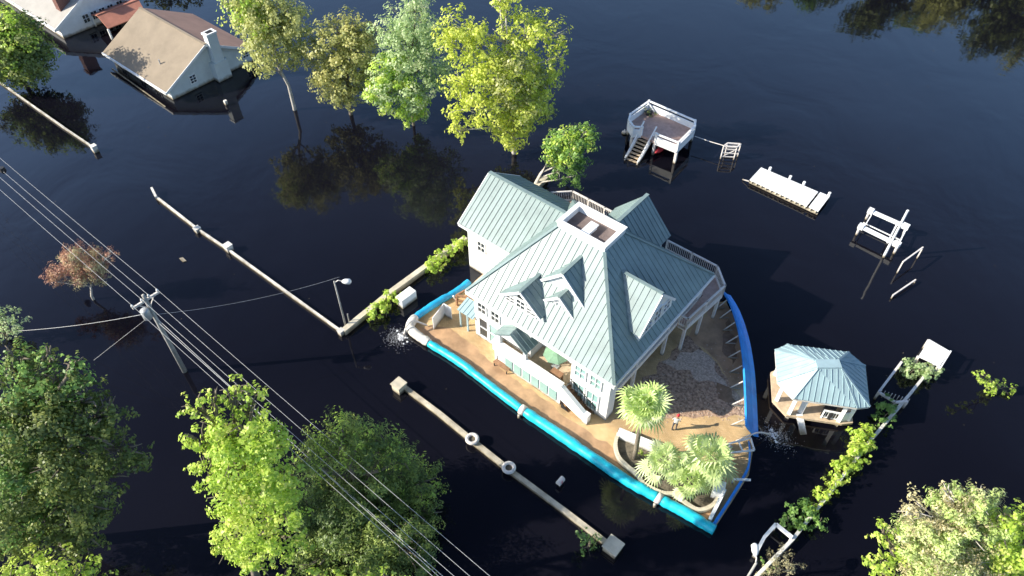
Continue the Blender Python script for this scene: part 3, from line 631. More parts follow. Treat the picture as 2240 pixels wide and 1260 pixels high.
def tree(base, blobs, m, label, leaf=.3, dens=1., seed=1, trunk=.2, bark='bark', group=None, name='tree', squash=1., shell=.5, extra=None, lowlimb=.35, **kw):
    # base: where the trunk meets the water; blobs: crown masses (px, py, radius px, metres behind the trunk)
    bw, t0 = at_y(base[0], base[1], pl_w(base)[1]); u, v, z = to_uv(bw[0], bw[1], 0)
    t = thing(name, label, 'tree', u, v, -.05, group); B = []
    for (px, py, rp, dy) in blobs:
        p, s = at_y(px, py, bw[1] + dy); r = rp * s / FPX * 1.13
        q = to_uv(*p); B.append((q[0], q[1], max(q[2], r * .4), r))
    crown(leaves(B, leaf, dens, seed, (u, v, -.05), squash, shell, **kw), m, t)
    if extra:
        em, idx, d2 = extra; crown(leaves([B[i] for i in idx], leaf, d2, seed + 50, (u, v, -.05), squash, shell, **kw), em, t)
    rr = random.Random(seed); mb = MB(); top = max(B, key=lambda b: b[2]); mid = Vector((sum(b[0] for b in B) / len(B), sum(b[1] for b in B) / len(B), 0))
    spine = [Vector((u, v, -.6)), Vector((u, v, .4))]; H = top[2] + top[3] * .3
    for k in range(1, 6):
        f = k / 5; spine.append(Vector((u + (top[0] - u) * f ** 1.6, v + (top[1] - v) * f ** 1.6, .4 + (H - .4) * f)) + Vector((rr.uniform(-.12, .12), rr.uniform(-.12, .12), 0)))
    mb.tube(spine, [trunk * 1.25, trunk] + [trunk * (1 - .17 * k) for k in range(1, 6)], 8)
    for b in B:
        c = Vector(b[:3]); zs = max(.5, min(c.z - b[3] * .7, H * .75)) * rr.uniform(.75, 1.); f = min(1, zs / H); s = Vector((u + (top[0] - u) * f ** 1.6, v + (top[1] - v) * f ** 1.6, zs))
        m1 = s.lerp(c, .5) + Vector((rr.uniform(-.3, .3), rr.uniform(-.3, .3), .15 * b[3])); mb.tube([s, m1, c], [trunk * .5, trunk * .33, trunk * .16], 6)
        for _ in range(5):
            d = Vector((rr.uniform(-1, 1), rr.uniform(-1, 1), rr.uniform(-.3, 1))).normalized() * b[3] * .85; mb.tube([m1.lerp(c, .6), c + d * .5 + Vector((0, 0, .05)), c + d], [trunk * .18, trunk * .12, trunk * .05], 5)
    mb.build('trunk', M[bark], t, True)
    return t
def pl_w(p):
    d = ray(*p); t = -CAM_H / d[2]; return (d[0] * t, d[1] * t)

G1 = 'trees standing in the flood behind the big house'
tree((645, 240), [(545, 22, 48, .5), (600, 20, 55, 0), (635, 55, 46, -.5), (565, 62, 46, -1), (600, 95, 55, -1), (560, 125, 34, -1), (640, 105, 38, 0), (585, 148, 22, -1), (530, -10, 40, 1)], L['olive'],
     'olive tree with a bare pale trunk, right of the tan roofed house', .30, .62, 2, .2, 'palebark', G1, extra=(L['lime'], [0, 8, 3], .35))
tree((768, 250), [(735, 70, 40, 0), (765, 60, 38, .5), (720, 110, 50, -.5), (785, 110, 52, 0), (745, 150, 55, -.5), (700, 160, 34, -1), (745, 200, 34, -.5), (800, 165, 38, 0), (800, 75, 34, .5), (720, 190, 32, 0), (765, 200, 32, 0), (690, 125, 28, 0)], L['rust'],
     'rounded olive-brown autumn tree, second from the left in the row', .30, .62, 3, .2, 'bark', G1)
tree((905, 274), [(890, 45, 52, .5), (930, 70, 50, .3), (855, 75, 40, 0), (895, 110, 58, 0), (945, 130, 50, .5), (860, 160, 44, -.5), (915, 190, 46, -.5), (835, 205, 36, -1.2), (905, 235, 36, -1), (960, 180, 36, .5), (910, 15, 34, .8)], L['pale'],
     'pale grey-green tree with a lime green lower left side, third in the row', .27, .55, 4, .14, 'bark', G1, extra=(L['lime'], [5, 7, 8], 1.1))
tree((1125, 335), [(1000, 60, 46, 0), (985, 100, 34, -.5), (1040, 95, 44, 0), (1110, 90, 44, .5), (1105, 10, 30, 1), (1090, -5, 26, 1), (1160, 75, 48, .5), (1215, 80, 34, .3), (1215, 130, 26, 0), (1060, 165, 56, -.5), (1120, 160, 56, 0), (1180, 170, 44, .5),
     (1005, 190, 36, -1), (1010, 240, 36, -1.2), (1000, 285, 24, -1.4), (1085, 235, 50, -.8), (1150, 225, 50, 0), (1185, 235, 30, 0), (1110, 295, 40, -1), (1140, 270, 40, -.6)], L['yellow'],
     'large yellow-green tree, tallest and rightmost of the row behind the house', .30, .66, 5, .26, 'palebark', G1, extra=(L['olive'], [10, 11, 16, 17], .5))
tree((1172, 408), [(1235, 320, 40, .3), (1270, 305, 34, .5), (1215, 345, 28, 0), (1265, 345, 34, .3), (1225, 375, 26, -.2), (1255, 385, 24, 0), (1210, 310, 22, .3), (1285, 290, 22, .6)], L['green'],
     'small bright green tree with a curved pale trunk beside the house back balcony', .25, .8, 6, .18, 'palebark', shell=.4, extra=(L['bright'], [0, 1, 2, 6], .5))
tree((58, 188), [(40, 95, 58, 0), (85, 115, 30, 0), (10, 80, 55, .5), (15, 130, 50, -.5), (60, 140, 46, -.5), (45, 60, 36, .5), (25, 160, 34, -1), (75, 165, 24, -.5), (-20, 110, 50, 0)], L['deep'],
     'round green tree at the left edge above the far white wall', .33, .72, 7, .25, extra=(L['lime'], [0, 2, 3, 5, 8], .45))  # lime leaves on the left and upper blobs paint in the sunlit side
tree((205, 655), [(138, 592, 28, 0), (170, 568, 34, .3), (208, 575, 30, .3), (244, 556, 15, .3), (125, 617, 18, -.3), (180, 602, 26, 0), (158, 552, 20, .5), (218, 605, 18, 0), (115, 598, 13, 0), (232, 574, 15, .2)], L['red'],
     'low rusty red bushy tree under the power lines', .17, .42, 8, .10, 'palebark', shell=.5, asp=.3, extra=(L['beige'], [2, 5, 1, 7], .45), clump=(.2, .4))
tree((20, 742), [(15, 700, 30, 0), (-15, 690, 34, 0), (25, 722, 20, 0), (0, 730, 24, 0)], L['pale'], 'small pale bush at the left edge where the guy wire ends', .2, .7, 9, .12)
tree((150, 1190), [(60, 850, 70, 1), (140, 845, 56, 1), (200, 870, 46, 1), (110, 780, 26, 1.5), (165, 800, 26, 1), (40, 785, 40, 1.5), (235, 910, 50, .5), (100, 920, 80, 0), (190, 950, 66, 0), (20, 930, 80, 0), (275, 985, 48, 0), (305, 1010, 30, 0), (150, 1010, 84, -.5), (50, 1030, 84, -.5), (240, 1040, 50, -.5), (140, 1100, 74, -1), (40, 1110, 80, -1), (205, 1110, 46, -1), (110, 1170, 66, -1.5), (190, 1170, 44, -1.5), (20, 1180, 60, -1.5)],
     L['deep'], 'huge dark green tree filling the bottom left of the flood', .20, .85, 10, .42, shell=.45, extra=(L['green'], [0, 1, 3, 4, 5, 9, 13, 16], .5))  # lighter green leaves at the top and left paint in the lit areas
tree((590, 1330), [(515, 850, 34, 3), (545, 870, 40, 3), (430, 885, 34, 2.2), (470, 870, 26, 2.6), (545, 925, 56, 2), (480, 935, 46, 2), (440, 960, 38, 1.5), (580, 980, 56, 1.5), (510, 1000, 66, 1.2), (455, 1035, 44, 1), (590, 1050, 62, .8), (520, 1080, 66, .8), (620, 1110, 54, .5), (545, 1150, 66, .2), (625, 1175, 48, 0), (500, 1200, 44, 0), (560, 1225, 46, -.3), (640, 1040, 34, 1)],
     L['bright'], 'tall bright lime green tree in front of the power lines at the bottom', .19, .95, 11, .3, shell=.5, extra=(L['lime'], [7, 8, 10, 11], .3))
tree((800, 1110), [(750, 950, 50, .6), (785, 970, 50, .6), (705, 990, 46, .6), (850, 978, 42, .6), (880, 1003, 34, .6), (920, 1060, 46, .3), (800, 1050, 78, 0), (715, 1070, 66, 0), (880, 1095, 66, -.5), (780, 1140, 80, -2), (870, 1170, 66, -3), (710, 1160, 66, -2.5), (935, 1125, 34, -1.5), (800, 1215, 66, -4), (670, 1005, 30, .6), (900, 1225, 50, -4.2), (700, 1235, 50, -4.2)],
     L['pine'], 'bushy dark green tree under the power lines, right of the lime green tree', .21, .8, 12, .36, shell=.5, asp=.34, extra=(L['lime'], [0, 1, 2, 3, 4, 5, 14], .22), elong=2.1, rag=1.3)  # lime leaves on the upper blobs paint in the sunlit tips
tree((120, 1345), [(60, 1245, 40, 0), (120, 1238, 36, 0), (180, 1262, 40, 0), (20, 1275, 40, 0), (240, 1275, 24, 0), (110, 1290, 60, 0)], L['bright'], 'bright green treetop poking in at the bottom left edge', .2, 1.0, 13, .25, shell=.5)
tree((850, 1345), [(800, 1275, 34, 0), (840, 1262, 24, 0), (690, 1265, 26, 0), (745, 1290, 40, 0), (620, 1268, 20, 0), (900, 1290, 30, 0)], L['bright'], 'bright green tips of a tree cut off by the bottom edge below the dark tree', .2, .9, 14, .2, shell=.5)
tree((2120, 1330), [(2040, 1130, 50, .8), (2085, 1105, 46, 1), (2000, 1120, 36, .5), (2110, 1160, 60, .3), (2040, 1190, 64, 0), (2140, 1100, 40, 1), (2000, 1175, 40, 0), (2090, 1230, 70, -.3), (2070, 1080, 24, 1.2), (2170, 1140, 46, .6), (2020, 1250, 50, -.4)], L['beige'],
     'beige half-bare tree in the bottom right corner', .17, .55, 15, .25, 'palebark', shell=.35, asp=.4, elong=1.8, rag=1.25, extra=(L['spring'], [1, 3, 4, 5, 7, 9, 10, 6], 1.3))
tree((2235, 1340), [(2190, 1160, 44, .3), (2225, 1130, 40, .6), (2200, 1220, 50, 0), (2250, 1190, 60, 0), (2160, 1245, 40, -.3), (2230, 1260, 50, -.3)], L['bright'], 'leafy lime green tree at the right edge beside the beige one', .22, .9, 16, .25, shell=.5)
tree((1965, 1330), [(1930, 1165, 28, .3), (1945, 1195, 30, 0), (1970, 1225, 34, 0), (1925, 1225, 30, 0), (1985, 1255, 34, -.2), (1930, 1255, 30, 0)], L['bright'], 'small lime green tree left of the beige tree at the bottom right', .22, .9, 17, .18, shell=.5)
tree((1720, 1262), [(1705, 1215, 26, 0), (1690, 1240, 30, 0), (1730, 1235, 24, 0)], L['beige'], 'dry brown leafless bush beside the white gate frame at the bottom', .13, .3, 18, .06, 'bark', shell=.3, asp=.25)
tree((1290, 1195), [(1278, 1172, 20, 0), (1298, 1182, 18, 0), (1285, 1198, 20, -.2), (1268, 1165, 12, 0)], L['green'], 'small scruffy dark bush growing at the beige road wall', .17, .6, 19, .06, 'bark', shell=.35)
tree((2175, 860), [(2160, 828, 18, 0), (2140, 820, 13, 0), (2180, 845, 20, 0), (2200, 858, 14, 0), (2168, 850, 16, 0), (2218, 850, 9, 0)], L['bright'], 'yellow-green bush top sticking out of the open water at the right', .2, .8, 20, .06, 'bark', shell=.35)
# far bank whose trees show as reflections in the water
G2 = 'trees on the far bank reflected in the water'
for k, (x, y, h, mm) in enumerate([(33, 121, 12, 'deep'), (43, 119, 15, 'olive'), (51, 122, 17, 'green'), (60, 117, 19, 'deep'), (68, 113, 16, 'olive'), (76, 108, 17, 'deep'), (84, 112, 22, 'olive'), (56, 130, 21, 'deep'), (72, 124, 22, 'green'), (92, 104, 20, 'pale')]):
    u, v, _ = to_uv(x, y); t = thing('tree', 'tall tree on the far bank showing only as a reflection', 'tree', u, v, 0, G2)
    rr = random.Random(k); B = [(u + rr.uniform(-3, 3), v + rr.uniform(-3, 3), h * rr.uniform(.3, .85), rr.uniform(2.2, 3.6)) for _ in range(9)] + [(u, v, h - 2, 2.4)]
    crown(leaves(B, .55, .55, 60 + k, (u, v, 0)), L[mm], t); mb = MB(); mb.tube([(u, v, -.5), (u, v, h * .5), (u + .3, v, h - 1)], [.4, .3, .1], 7); mb.build('trunk', M['bark'], t)

GV = 'vines climbing over the garden walls'
def shrub(px, label, m, leaf=.2, dens=.9, seed=1, z=.3, group=None, name='shrub', cat='shrub', shell=.4):
    # px: list of (px, py, radius px) at height z
    B = []
    for x, y, rp in px:
        p = pl(x, y, z); wx, wy, _ = to_w(*p); s = math.sqrt(wx * wx + wy * wy + CAM_H ** 2) / FPX; B.append((p[0], p[1], z, rp * s * (1.3 if group == GV else 1)))
    u, v = B[0][0], B[0][1]; t = thing(name, label, cat, u, v, 0, group); crown(leaves(B, leaf, dens, seed, (u, v, 0), shell=shell, squash=.8, nclump=22), m, t, 'foliage')
    rr = random.Random(seed)
    for b in B:
        mb = MB(); mb.tube([(b[0], b[1], -.1), (b[0] + rr.uniform(-.5, .5) * b[3], b[1] + rr.uniform(-.5, .5) * b[3], z + b[3] * .5)], [.03, .015], 5); mb.build('stem', M['bark'], t)
shrub([(1405, 998, 14)], 'small round lime green shrub beside the palm trunk', L['bright'], .1, 1.3, 31, .4)
shrub([(1510, 1066, 10), (1522, 1078, 8)], 'yellow-green shrub between the small palm and the white block wall', L['yellow'], .12, 1., 32, .4)
GV = 'vines climbing over the garden walls'
shrub([(820, 680, 15), (835, 668, 18), (850, 655, 18), (808, 690, 12), (862, 645, 13), (842, 682, 13)], 'leafy vine on the left garden wall, nearest the lamp post', L['bright'], .2, 1.9, 33, .7, GV, 'vine', 'vine')
shrub([(940, 580, 17), (955, 570, 18), (972, 562, 17), (962, 585, 13)], 'leafy vine on the left garden wall above the white gate pier', L['bright'], .2, 1.9, 34, .7, GV, 'vine', 'vine')
shrub([(988, 548, 15), (1002, 540, 15), (1012, 532, 14), (998, 528, 10)], 'leafy vine on the left garden wall where it meets the house wing', L['bright'], .2, 1.9, 35, .7, GV, 'vine', 'vine')
shrub([(1892, 950, 20), (1878, 975, 22), (1862, 1000, 20), (1846, 1018, 18), (1895, 965, 18), (1835, 1015, 12), (1900, 985, 12), (1870, 990, 18), (1885, 962, 18), (1854, 1010, 18), (1902, 940, 15), (1842, 1030, 14)], 'long lime green hedge on the right wall just below the gazebo', L['bright'], .2, 1.9, 36, .7, GV, 'vine', 'vine')
shrub([(1945, 895, 20), (1930, 915, 15), (1950, 880, 12)], 'green vine on the right wall beside the gazebo and the railing frame', L['green'], .2, 1.9, 37, .7, GV, 'vine', 'vine')
shrub([(1812, 1068, 18), (1800, 1085, 17), (1825, 1050, 17), (1788, 1103, 15), (1835, 1038, 14), (1780, 1112, 13)], 'thin vine at the middle of the right wall', L['bright'], .2, 1.9, 38, .7, GV, 'vine', 'vine')
shrub([(1745, 1120, 24), (1730, 1140, 20), (1765, 1115, 18), (1775, 1130, 20), (1755, 1145, 15), (1795, 1145, 14)], 'thick vine on the right wall above the white gate frame', L['green'], .2, 1.9, 39, .7, GV, 'vine', 'vine')
shrub([(2000, 805, 20), (2020, 812, 18), (1985, 812, 14), (2045, 812, 14), (2030, 800, 12)], 'pale vine sprawling below the white roofed platform at the wall end', L['pale'], .2, 1.9, 40, .7, GV, 'vine', 'vine')
shrub([(1680, 1245, 12), (1668, 1225, 7), (1692, 1235, 8)], 'dark low shrub in the water inside the white gate frame', L['green'], .16, .5, 41, .3)

# ---------------------------------------------------------------- garden walls
def wall_run(px, wid, z1, m, name, label, cat, posts=(), cap=None, pm=None):
    P = [pl(x, y, z1) for x, y in px]; t = thing(name, label, cat, P[0][0], P[0][1], 0); mb = MB()
    for k in range(len(P) - 1):
        a, b = Vector(P[k]), Vector(P[k + 1]); d = (b - a); n = max(1, int(d.length / 2.2))
        for j in range(n):
            p, q = a + d * j / n, a + d * (j + 1) / n; o = .02 * noise.noise(p * .7); mb.bar((p.x, p.y, (z1 - .7) / 2 + o), (q.x, q.y, (z1 - .7) / 2 + o), wid + o, z1 + .7)
    mb.build('wall_panel', m, t)
    for x, y, s, zt in posts:
        p = pl(x, y, zt); mb = MB(); mb.box(p[0] - s, p[0] + s, p[1] - s, p[1] + s, -.5, zt - .08)
        s2 = s * 1.15; mb.box(p[0] - s2, p[0] + s2, p[1] - s2, p[1] + s2, zt - .08, zt); mb.build('pier', pm or m, t)
    return t
wall_run([(340, 428), (430, 498), (500, 545), (620, 632), (745, 722)], .15, .35, M['oldwhite'], 'boundary_wall', 'long narrow white wall top standing just out of the water, ending under the lamp post', 'wall', [(430, 498, .24, .45), (497, 535, .28, .7), (745, 722, .2, .5)])
mb = MB(); a, b = pl(332, 412, .5), pl(342, 432, .35); mb.bar(a, b, .2, .3); solo(mb, 'wall_end', M['oldwhite'], 'short angled white end piece at the far tip of the long wall', 'wall', (a[0], a[1], 0))
wall_run([(-40, 150), (60, 222), (140, 278), (205, 322)], .14, .30, M['oldwhite'], 'boundary_wall', 'far white wall top in the water below the round left tree', 'wall', [(203, 318, .24, .75)])
wall_run([(750, 722), (850, 640), (935, 578), (1018, 518)], .45, .5, M['mould'], 'garden_wall', 'vine-covered stained wall running from the lamp post to the house wing', 'wall', [])
wall_run([(1140, 428), (1172, 406), (1195, 385)], .5, .5, M['mould'], 'garden_wall', 'short stretch of stained wall behind the house under the curved tree', 'wall')
a, b = pl(872, 655, .9), pl(903, 632, .9); mb = MB(); mb.bar((a[0], a[1], .3), (b[0], b[1], .3), .75, 1.3)
solo(mb, 'gate_pier', M['white'], 'thick white gate pier on the left garden wall between two vines', 'pier', (a[0], a[1], 0))
wall_run([(880, 842), (960, 902), (1033, 962), (1112, 1025), (1230, 1112), (1335, 1192)], .34, .3, M['mould'], 'road_wall', 'beige stained road wall standing in the water in front of the turquoise barrier', 'wall', [(872, 838, .38, .8), (1342, 1192, .45, .65)], pm=M['mould'])
for x, y, lab in ((1033, 960, 'white ring pot on the road wall, nearer the wall end by the corner jet'), (1113, 1023, 'white ring pot on the road wall, nearer its middle')):
    p = pl(x, y, .5); t = thing('planter_pot', lab, 'pot', p[0], p[1], .3, 'ring pots on the road wall'); mb = MB()
    mb.tube([(p[0] + .36 * math.cos(k * math.pi / 10), p[1] + .36 * math.sin(k * math.pi / 10), .5) for k in range(21)], .13, 8, False); mb.build('pot', M['rail'], t, True); mb = MB(); mb.tube([(p[0], p[1], .3), (p[0], p[1], .46)], .30, 16); mb.build('soil_fill', M['soil'], t)
p = pl(1226, 1052, .5); t = thing('mailbox', 'small white mailbox on a post alone in the dark water by the road wall', 'mailbox', p[0], p[1], 0); mb = MB(); mb.box(p[0] - .06, p[0] + .06, p[1] - .06, p[1] + .06, -.5, .35); mb.build('post', M['rail'], t)
mb = MB(); pts = [(-.17, 0), (.17, 0), (.17, .2), (.12, .3), (0, .35), (-.12, .3), (-.17, .2)]; mb.hexa([(p[0] + a, p[1] - .28, .35 + b) for a, b in pts], [(p[0] + a, p[1] + .28, .35 + b) for a, b in pts]); mb.build('box', M['rail'], t)
mb = MB(); mb.box(p[0] + .175, p[0] + .2, p[1] - .1, p[1] - .04, .45, .8); mb.build('flag', M['red'], t)
wall_run([(1640, 1275), (1735, 1178), (1820, 1072), (1900, 968), (1985, 868), (2055, 782)], .2, .6, M['oldwhite'], 'fence_wall', 'long thin white fence wall with hedges running along the right side', 'fence')
def frame_thing(px, z, wid, name, label, cat, legs=(), m='trim'):
    P = [pl(x, y, z) for x, y in px]; t = thing(name, label, cat, P[0][0], P[0][1], 0); mb = MB()
    for a, b in zip(P, P[1:]): mb.bar(a, b, wid, wid)
    mb.build('rail', M[m], t)
    for i in legs: a = P[i]; mb = MB(); mb.box(a[0] - wid * .5, a[0] + wid * .5, a[1] - wid * .5, a[1] + wid * .5, -.5, z - wid * .5 + .003); mb.build('post', M[m], t)
    return t
frame_thing([(1655, 1207), (1672, 1175), (1697, 1147), (1733, 1176)], .7, .2, 'entry_gate', 'white gate frame with two arms beside the right wall at the bottom', 'gate', (0, 2, 3))
t = frame_thing([(1972, 792), (1922, 858), (1958, 880), (1985, 878)], .8, .16, 'stair_railing', 'white railing frame around a dark hatch next to the gazebo', 'railing', (0, 1, 2, 3), 'rail')
a, b = pl(1925, 860, .4), pl(1985, 880, .4); mb = MB()
for k in range(9): p = Vector(a).lerp(Vector(b), k / 8); mb.bar((p.x, p.y, -.3), (p.x, p.y, .8), .05)
mb.build('baluster', M['rail'], t)
# platform at the wall end
P = [pl(x, y, 1.1)[:2] for x, y in ((2033, 742), (2078, 768), (2056, 800), (2010, 778))]; t = thing('pier_platform', 'square white platform at the far end of the right wall', 'platform', P[0][0], P[0][1], 0)
mb = MB(); mb.prism(P, .95, 1.1); mb.build('platform_top', M['trim'], t)
for a in P: mb = MB(); mb.box(a[0] * .97 + .03 * P[0][0] - .1, a[0] * .97 + .03 * P[0][0] + .1, a[1] - .1, a[1] + .1, -.5, .95); mb.build('post', M['rail'], t)
a, b = pl(2080, 768, 1.4), pl(2060, 800, 1.4); mb = MB(); mb.bar(a, b, .1); mb.bar((a[0], a[1], .9), a, .1); mb.bar((b[0], b[1], .9), b, .1); mb.build('side_rail', M['trim'], t)

# ---------------------------------------------------------------- gazebo
def gazebo():
    Z = 2.9; E = [pl(x, y, Z)[:2] for x, y in ((1695, 765), (1722, 753), (1857, 770), (1893, 800), (1903, 890), (1876, 893), (1735, 872), (1700, 835))]
    c = (sum(p[0] for p in E) / 8, sum(p[1] for p in E) / 8); t = thing('gazebo', 'gazebo with a pale blue-green faceted metal roof standing in the water', 'gazebo', c[0], c[1], 0)
    rl, rr_ = pl(1785, 797, 4.7), pl(1838, 797, 4.7); rl, rr_ = Vector(rl), Vector(rr_)
    d = (rr_ - rl).normalized(); o = Vector((-d.y, d.x, 0)) * .35
    top = [rl + o, rl + o, rr_ + o, rr_ + o, rr_ - o, rr_ - o, rl - o, rl - o]
    mb = MB()
    for k in range(8):
        j = (k + 1) % 8; a, b = E[k], E[j]; p = [(a[0], a[1], Z), (b[0], b[1], Z), tuple(top[j])]
        if (top[k] - top[j]).length > .01: mb.roof([p[0], p[1], p[2]], .38, .08); mb.roof([p[0], p[2], tuple(top[k])], .38, .08)
        else: mb.roof(p, .38, .08)
        mb.bar((a[0], a[1], Z + .03), tuple(top[k] + Vector((0, 0, .03))), .14, .06)
    mb.build('roof', M['groof'], t)
    mb = MB(); mb.prism([tuple(top[i])[:2] for i in (0, 2, 4, 6)], 4.55, 4.8); mb.build('roof_cap', M['groof'], t)
    def ins(f): return [(c[0] + (p[0] - c[0]) * f, c[1] + (p[1] - c[1]) * f) for p in E]
    mb = MB(); mb.prism(ins(.99), Z - .22, Z - .1); mb.build('soffit', M['oldwhite'], t)
    dk = ins(.90); mb = MB(); mb.prism(dk, .3, .5); mb.build('deck', M['tan'], t)
    mb = MB(); I = ins(.80)
    for p in I: mb = MB(); mb.box(p[0] - .13, p[0] + .13, p[1] - .13, p[1] + .13, -.5, Z - .2); mb.build('column', M['trim'], t)
    for k in (0, 1, 2, 3, 4):
        a, b = I[k], I[k + 1]; mb = MB(); mb.bar(a + (.95,), b + (.95,), .1, .9); mb.build('side_panel', M['trim'], t)
    railing([I[5], ((I[5][0] + I[6][0]) / 2 + .4, (I[5][1] + I[6][1]) / 2 + .3)], .5, 1.35, t, M['trim'])
    a = pl(1748, 905, .5); b = pl(1758, 950, .05); mb = MB(); mb.bar((a[0], a[1], .5), (b[0], b[1], .0), .45, .12); mb.bar((a[0], a[1] + .3, .5), (a[0], a[1] + .3, Z - .2), .45, .35); mb.build('steps', M['trim'], t)
    p = ((I[4][0] + I[5][0]) / 2, (I[4][1] + I[5][1]) / 2); mb = MB(); mb.box(c[0] + 1.2, c[0] + 1.9, c[1] - 1.2, c[1] + .4, .5, 1.35); solo(mb, 'cabinet', M['dark'], 'dark cabinet standing inside the gazebo', 'cabinet', (c[0] + 1.5, c[1] - .4, .5))
gazebo()

# ---------------------------------------------------------------- raised platform, docks and lifts
def raised_platform():
    zt = 2.4; zd = 1.45
    pts = [pl(x, y, zt)[:2] for x, y in ((1405, 278), (1386, 277), (1376, 262), (1379, 250), (1420, 221), (1521, 264), (1520, 276), (1484, 312), (1436, 293))]
    t = thing('raised_deck', 'raised mauve deck with white railings and stairs standing alone in the water', 'deck', pts[0][0], pts[0][1], 0)
    mb = MB(); mb.prism(pts, zd - .25, zd); mb.build('deck_floor', M['deck'], t)
    mb = MB()
    for a, b in zip(pts, pts[1:]): mb.bar(a + (zd + .30,), b + (zd + .30,), .10, .62); mb.bar(a + (zt,), b + (zt,), .2, .1)
    for a in pts: mb.box(a[0] - .09, a[0] + .09, a[1] - .09, a[1] + .09, zd, zt + .12)
    mb.build('railing', M['trim'], t)
    mb = MB()
    for a, b in zip(pts, pts[1:]): mb.bar(a + (zd - .12,), b + (zd - .12,), .16, .26)
    mb.build('deck_skirt', M['trim'], t)
    for i in (1, 3, 4, 5, 7, 8): a = pts[i]; mb = MB(); mb.box(a[0] - .12, a[0] + .12, a[1] - .12, a[1] + .12, -.5, zd - .25); mb.build('post', M['rail'], t)
    a, b = Vector(pl(1407, 280, zd)), Vector(pl(1434, 292, zd)); c, d = Vector(pl(1366, 352, -.05)), Vector(pl(1393, 362, -.05))
    mb = MB()
    for k in range(10):
        f = (k + .2) / 10; p, q = a.lerp(c, f), b.lerp(d, f); mb.bar(p, q, .26, .05)
    st = mb.build('stair', M['tan'], t); mb = MB()
    for p, q in ((a, c), (b, d)): mb.bar(p + Vector((0, 0, .02)), q, .12, .35); mb.bar(p + Vector((0, 0, .8)), q + Vector((0, 0, .35)), .12, .12)
    mb.build('stringer', M['trim'], st)
    p = pl(1420, 244, zd + .35); mb = MB(); B = [(p[0] - .5, p[1], zd + .3, .55), (p[0] + .4, p[1] + .1, zd + .3, .5), (p[0], p[1] - .3, zd + .35, .5)]
    q = thing('potted_plant', 'dark potted plants in the back corner of the raised deck', 'plant', p[0], p[1], zd); crown(leaves(B, .14, .8, 77, (p[0], p[1], zd), nclump=14), L['deep'], q, 'foliage'); mb.tube([(p[0], p[1], zd), (p[0], p[1], zd + .3)], [.3, .4], 10); mb.build('pot', M['black'], q)
    p = pl(1447, 328, .45); q = thing('kayak', 'red kayak stowed under the raised deck', 'kayak', p[0], p[1], .1); mb = MB(); mb.tube([(p[0] - .2, p[1] + k * .5 - .9, .42 + .03 * abs(k - 2)) for k in range(5)], [.05, .24, .30, .24, .05], 10); mb.build('hull', M['red'], q, True)
    mb = MB(); mb.tube([(p[0] - .2, p[1] + .1, .66), (p[0] - .2, p[1] + .1, .74)], .2, 12); mb.build('cockpit', M['black'], q)
raised_platform()
a = pl(1520, 298, 1.2); b = pl(1588, 320, 1.2); mb = MB(); mb.tube([a, (Vector(a) + Vector(b)) / 2 - Vector((0, 0, .05)), b], .04, 6)
solo(mb, 'hand_rope', M['rail'], 'thin pale rail stretched from the raised deck to the white ladder', 'rail', (a[0], a[1], 0))
def ladder():
    z = 1.5; p = [Vector(pl(x, y, z)) for x, y in ((1583, 320), (1612, 322))]; t = thing('dock_ladder', 'white ladder frame standing in the water beside the raised deck', 'ladder', p[0].x, p[0].y, 0)
    q = [a + Vector((.05, .7, 0)) for a in p]; mb = MB()
    for a in p + q: mb.bar((a.x, a.y, -.6), (a.x, a.y, z), .1)
    mb.build('upright', M['rail'], t); mb = MB()
    for zz in (.3, .75, 1.2): mb.bar((p[0].x, p[0].y, zz), (p[1].x, p[1].y, zz), .08); mb.bar((q[0].x, q[0].y, zz), (q[1].x, q[1].y, zz), .07)
    for a, b in ((p[0], p[1]), (q[0], q[1]), (p[0], q[0]), (p[1], q[1])): mb.bar(a, b, .12)
    mb.bar((p[0].x, p[0].y, .2), (p[1].x, p[1].y, 1.2), .06); mb.build('rung', M['rail'], t)
ladder()
def dock():
    z = .5; c = [Vector(pl(x, y, z)) for x, y in ((1640, 393), (1665, 366), (1815, 430), (1790, 463))]; t = thing('floating_dock', 'long bright white dock roof just above the water, nearest the boat lift', 'dock', c[0].x, c[0].y, 0)
    mb = MB(); f = .84; m0, m1 = c[0].lerp(c[3], f), c[1].lerp(c[2], f); n = 26
    for k in range(n):
        a, b = k / n * f, (k + .93) / n * f; P = [c[0].lerp(c[3], a), c[0].lerp(c[3], b), c[1].lerp(c[2], b), c[1].lerp(c[2], a)]; mb.prism([(p.x, p.y) for p in P], z - .07, z)
    mb.build('decking', M['trim'], t); mb = MB(); g = f + .025; P = [c[0].lerp(c[3], g), c[3], c[2], c[1].lerp(c[2], g)]; mb.prism([(p.x, p.y) for p in P], z - .03, z + .05); mb.build('end_section', M['trim'], t)
    mb = MB()
    for k in range(14):
        p = c[0].lerp(c[3], (k + .5) / 14); q = c[1].lerp(c[2], (k + .5) / 14); mb.bar((p.x, p.y - .06, z - .17), (q.x, q.y, z - .17), .12, .19)
    for a, b in ((c[0], c[3]), (c[1], c[2])): mb.bar((a.x, a.y + .15, z - .35), (b.x, b.y + .15, z - .35), .2, .16)
    mb.build('joist', M['mould'], t)
    for f2 in (.12, .42, .62, .98): p = c[1].lerp(c[2], f2); mb = MB(); mb.tube([(p.x, p.y + .13, -.6), (p.x, p.y + .13, z + .32)], .13, 8); mb.build('piling', M['trim'], t)
    for q, lab in ((c[0], 'end'),): mb = MB(); mb.bar((q.x, q.y, .3), (q.x - .7, q.y + .1, .1), .08); mb.build('tie_rod', M['rail'], t)
dock()
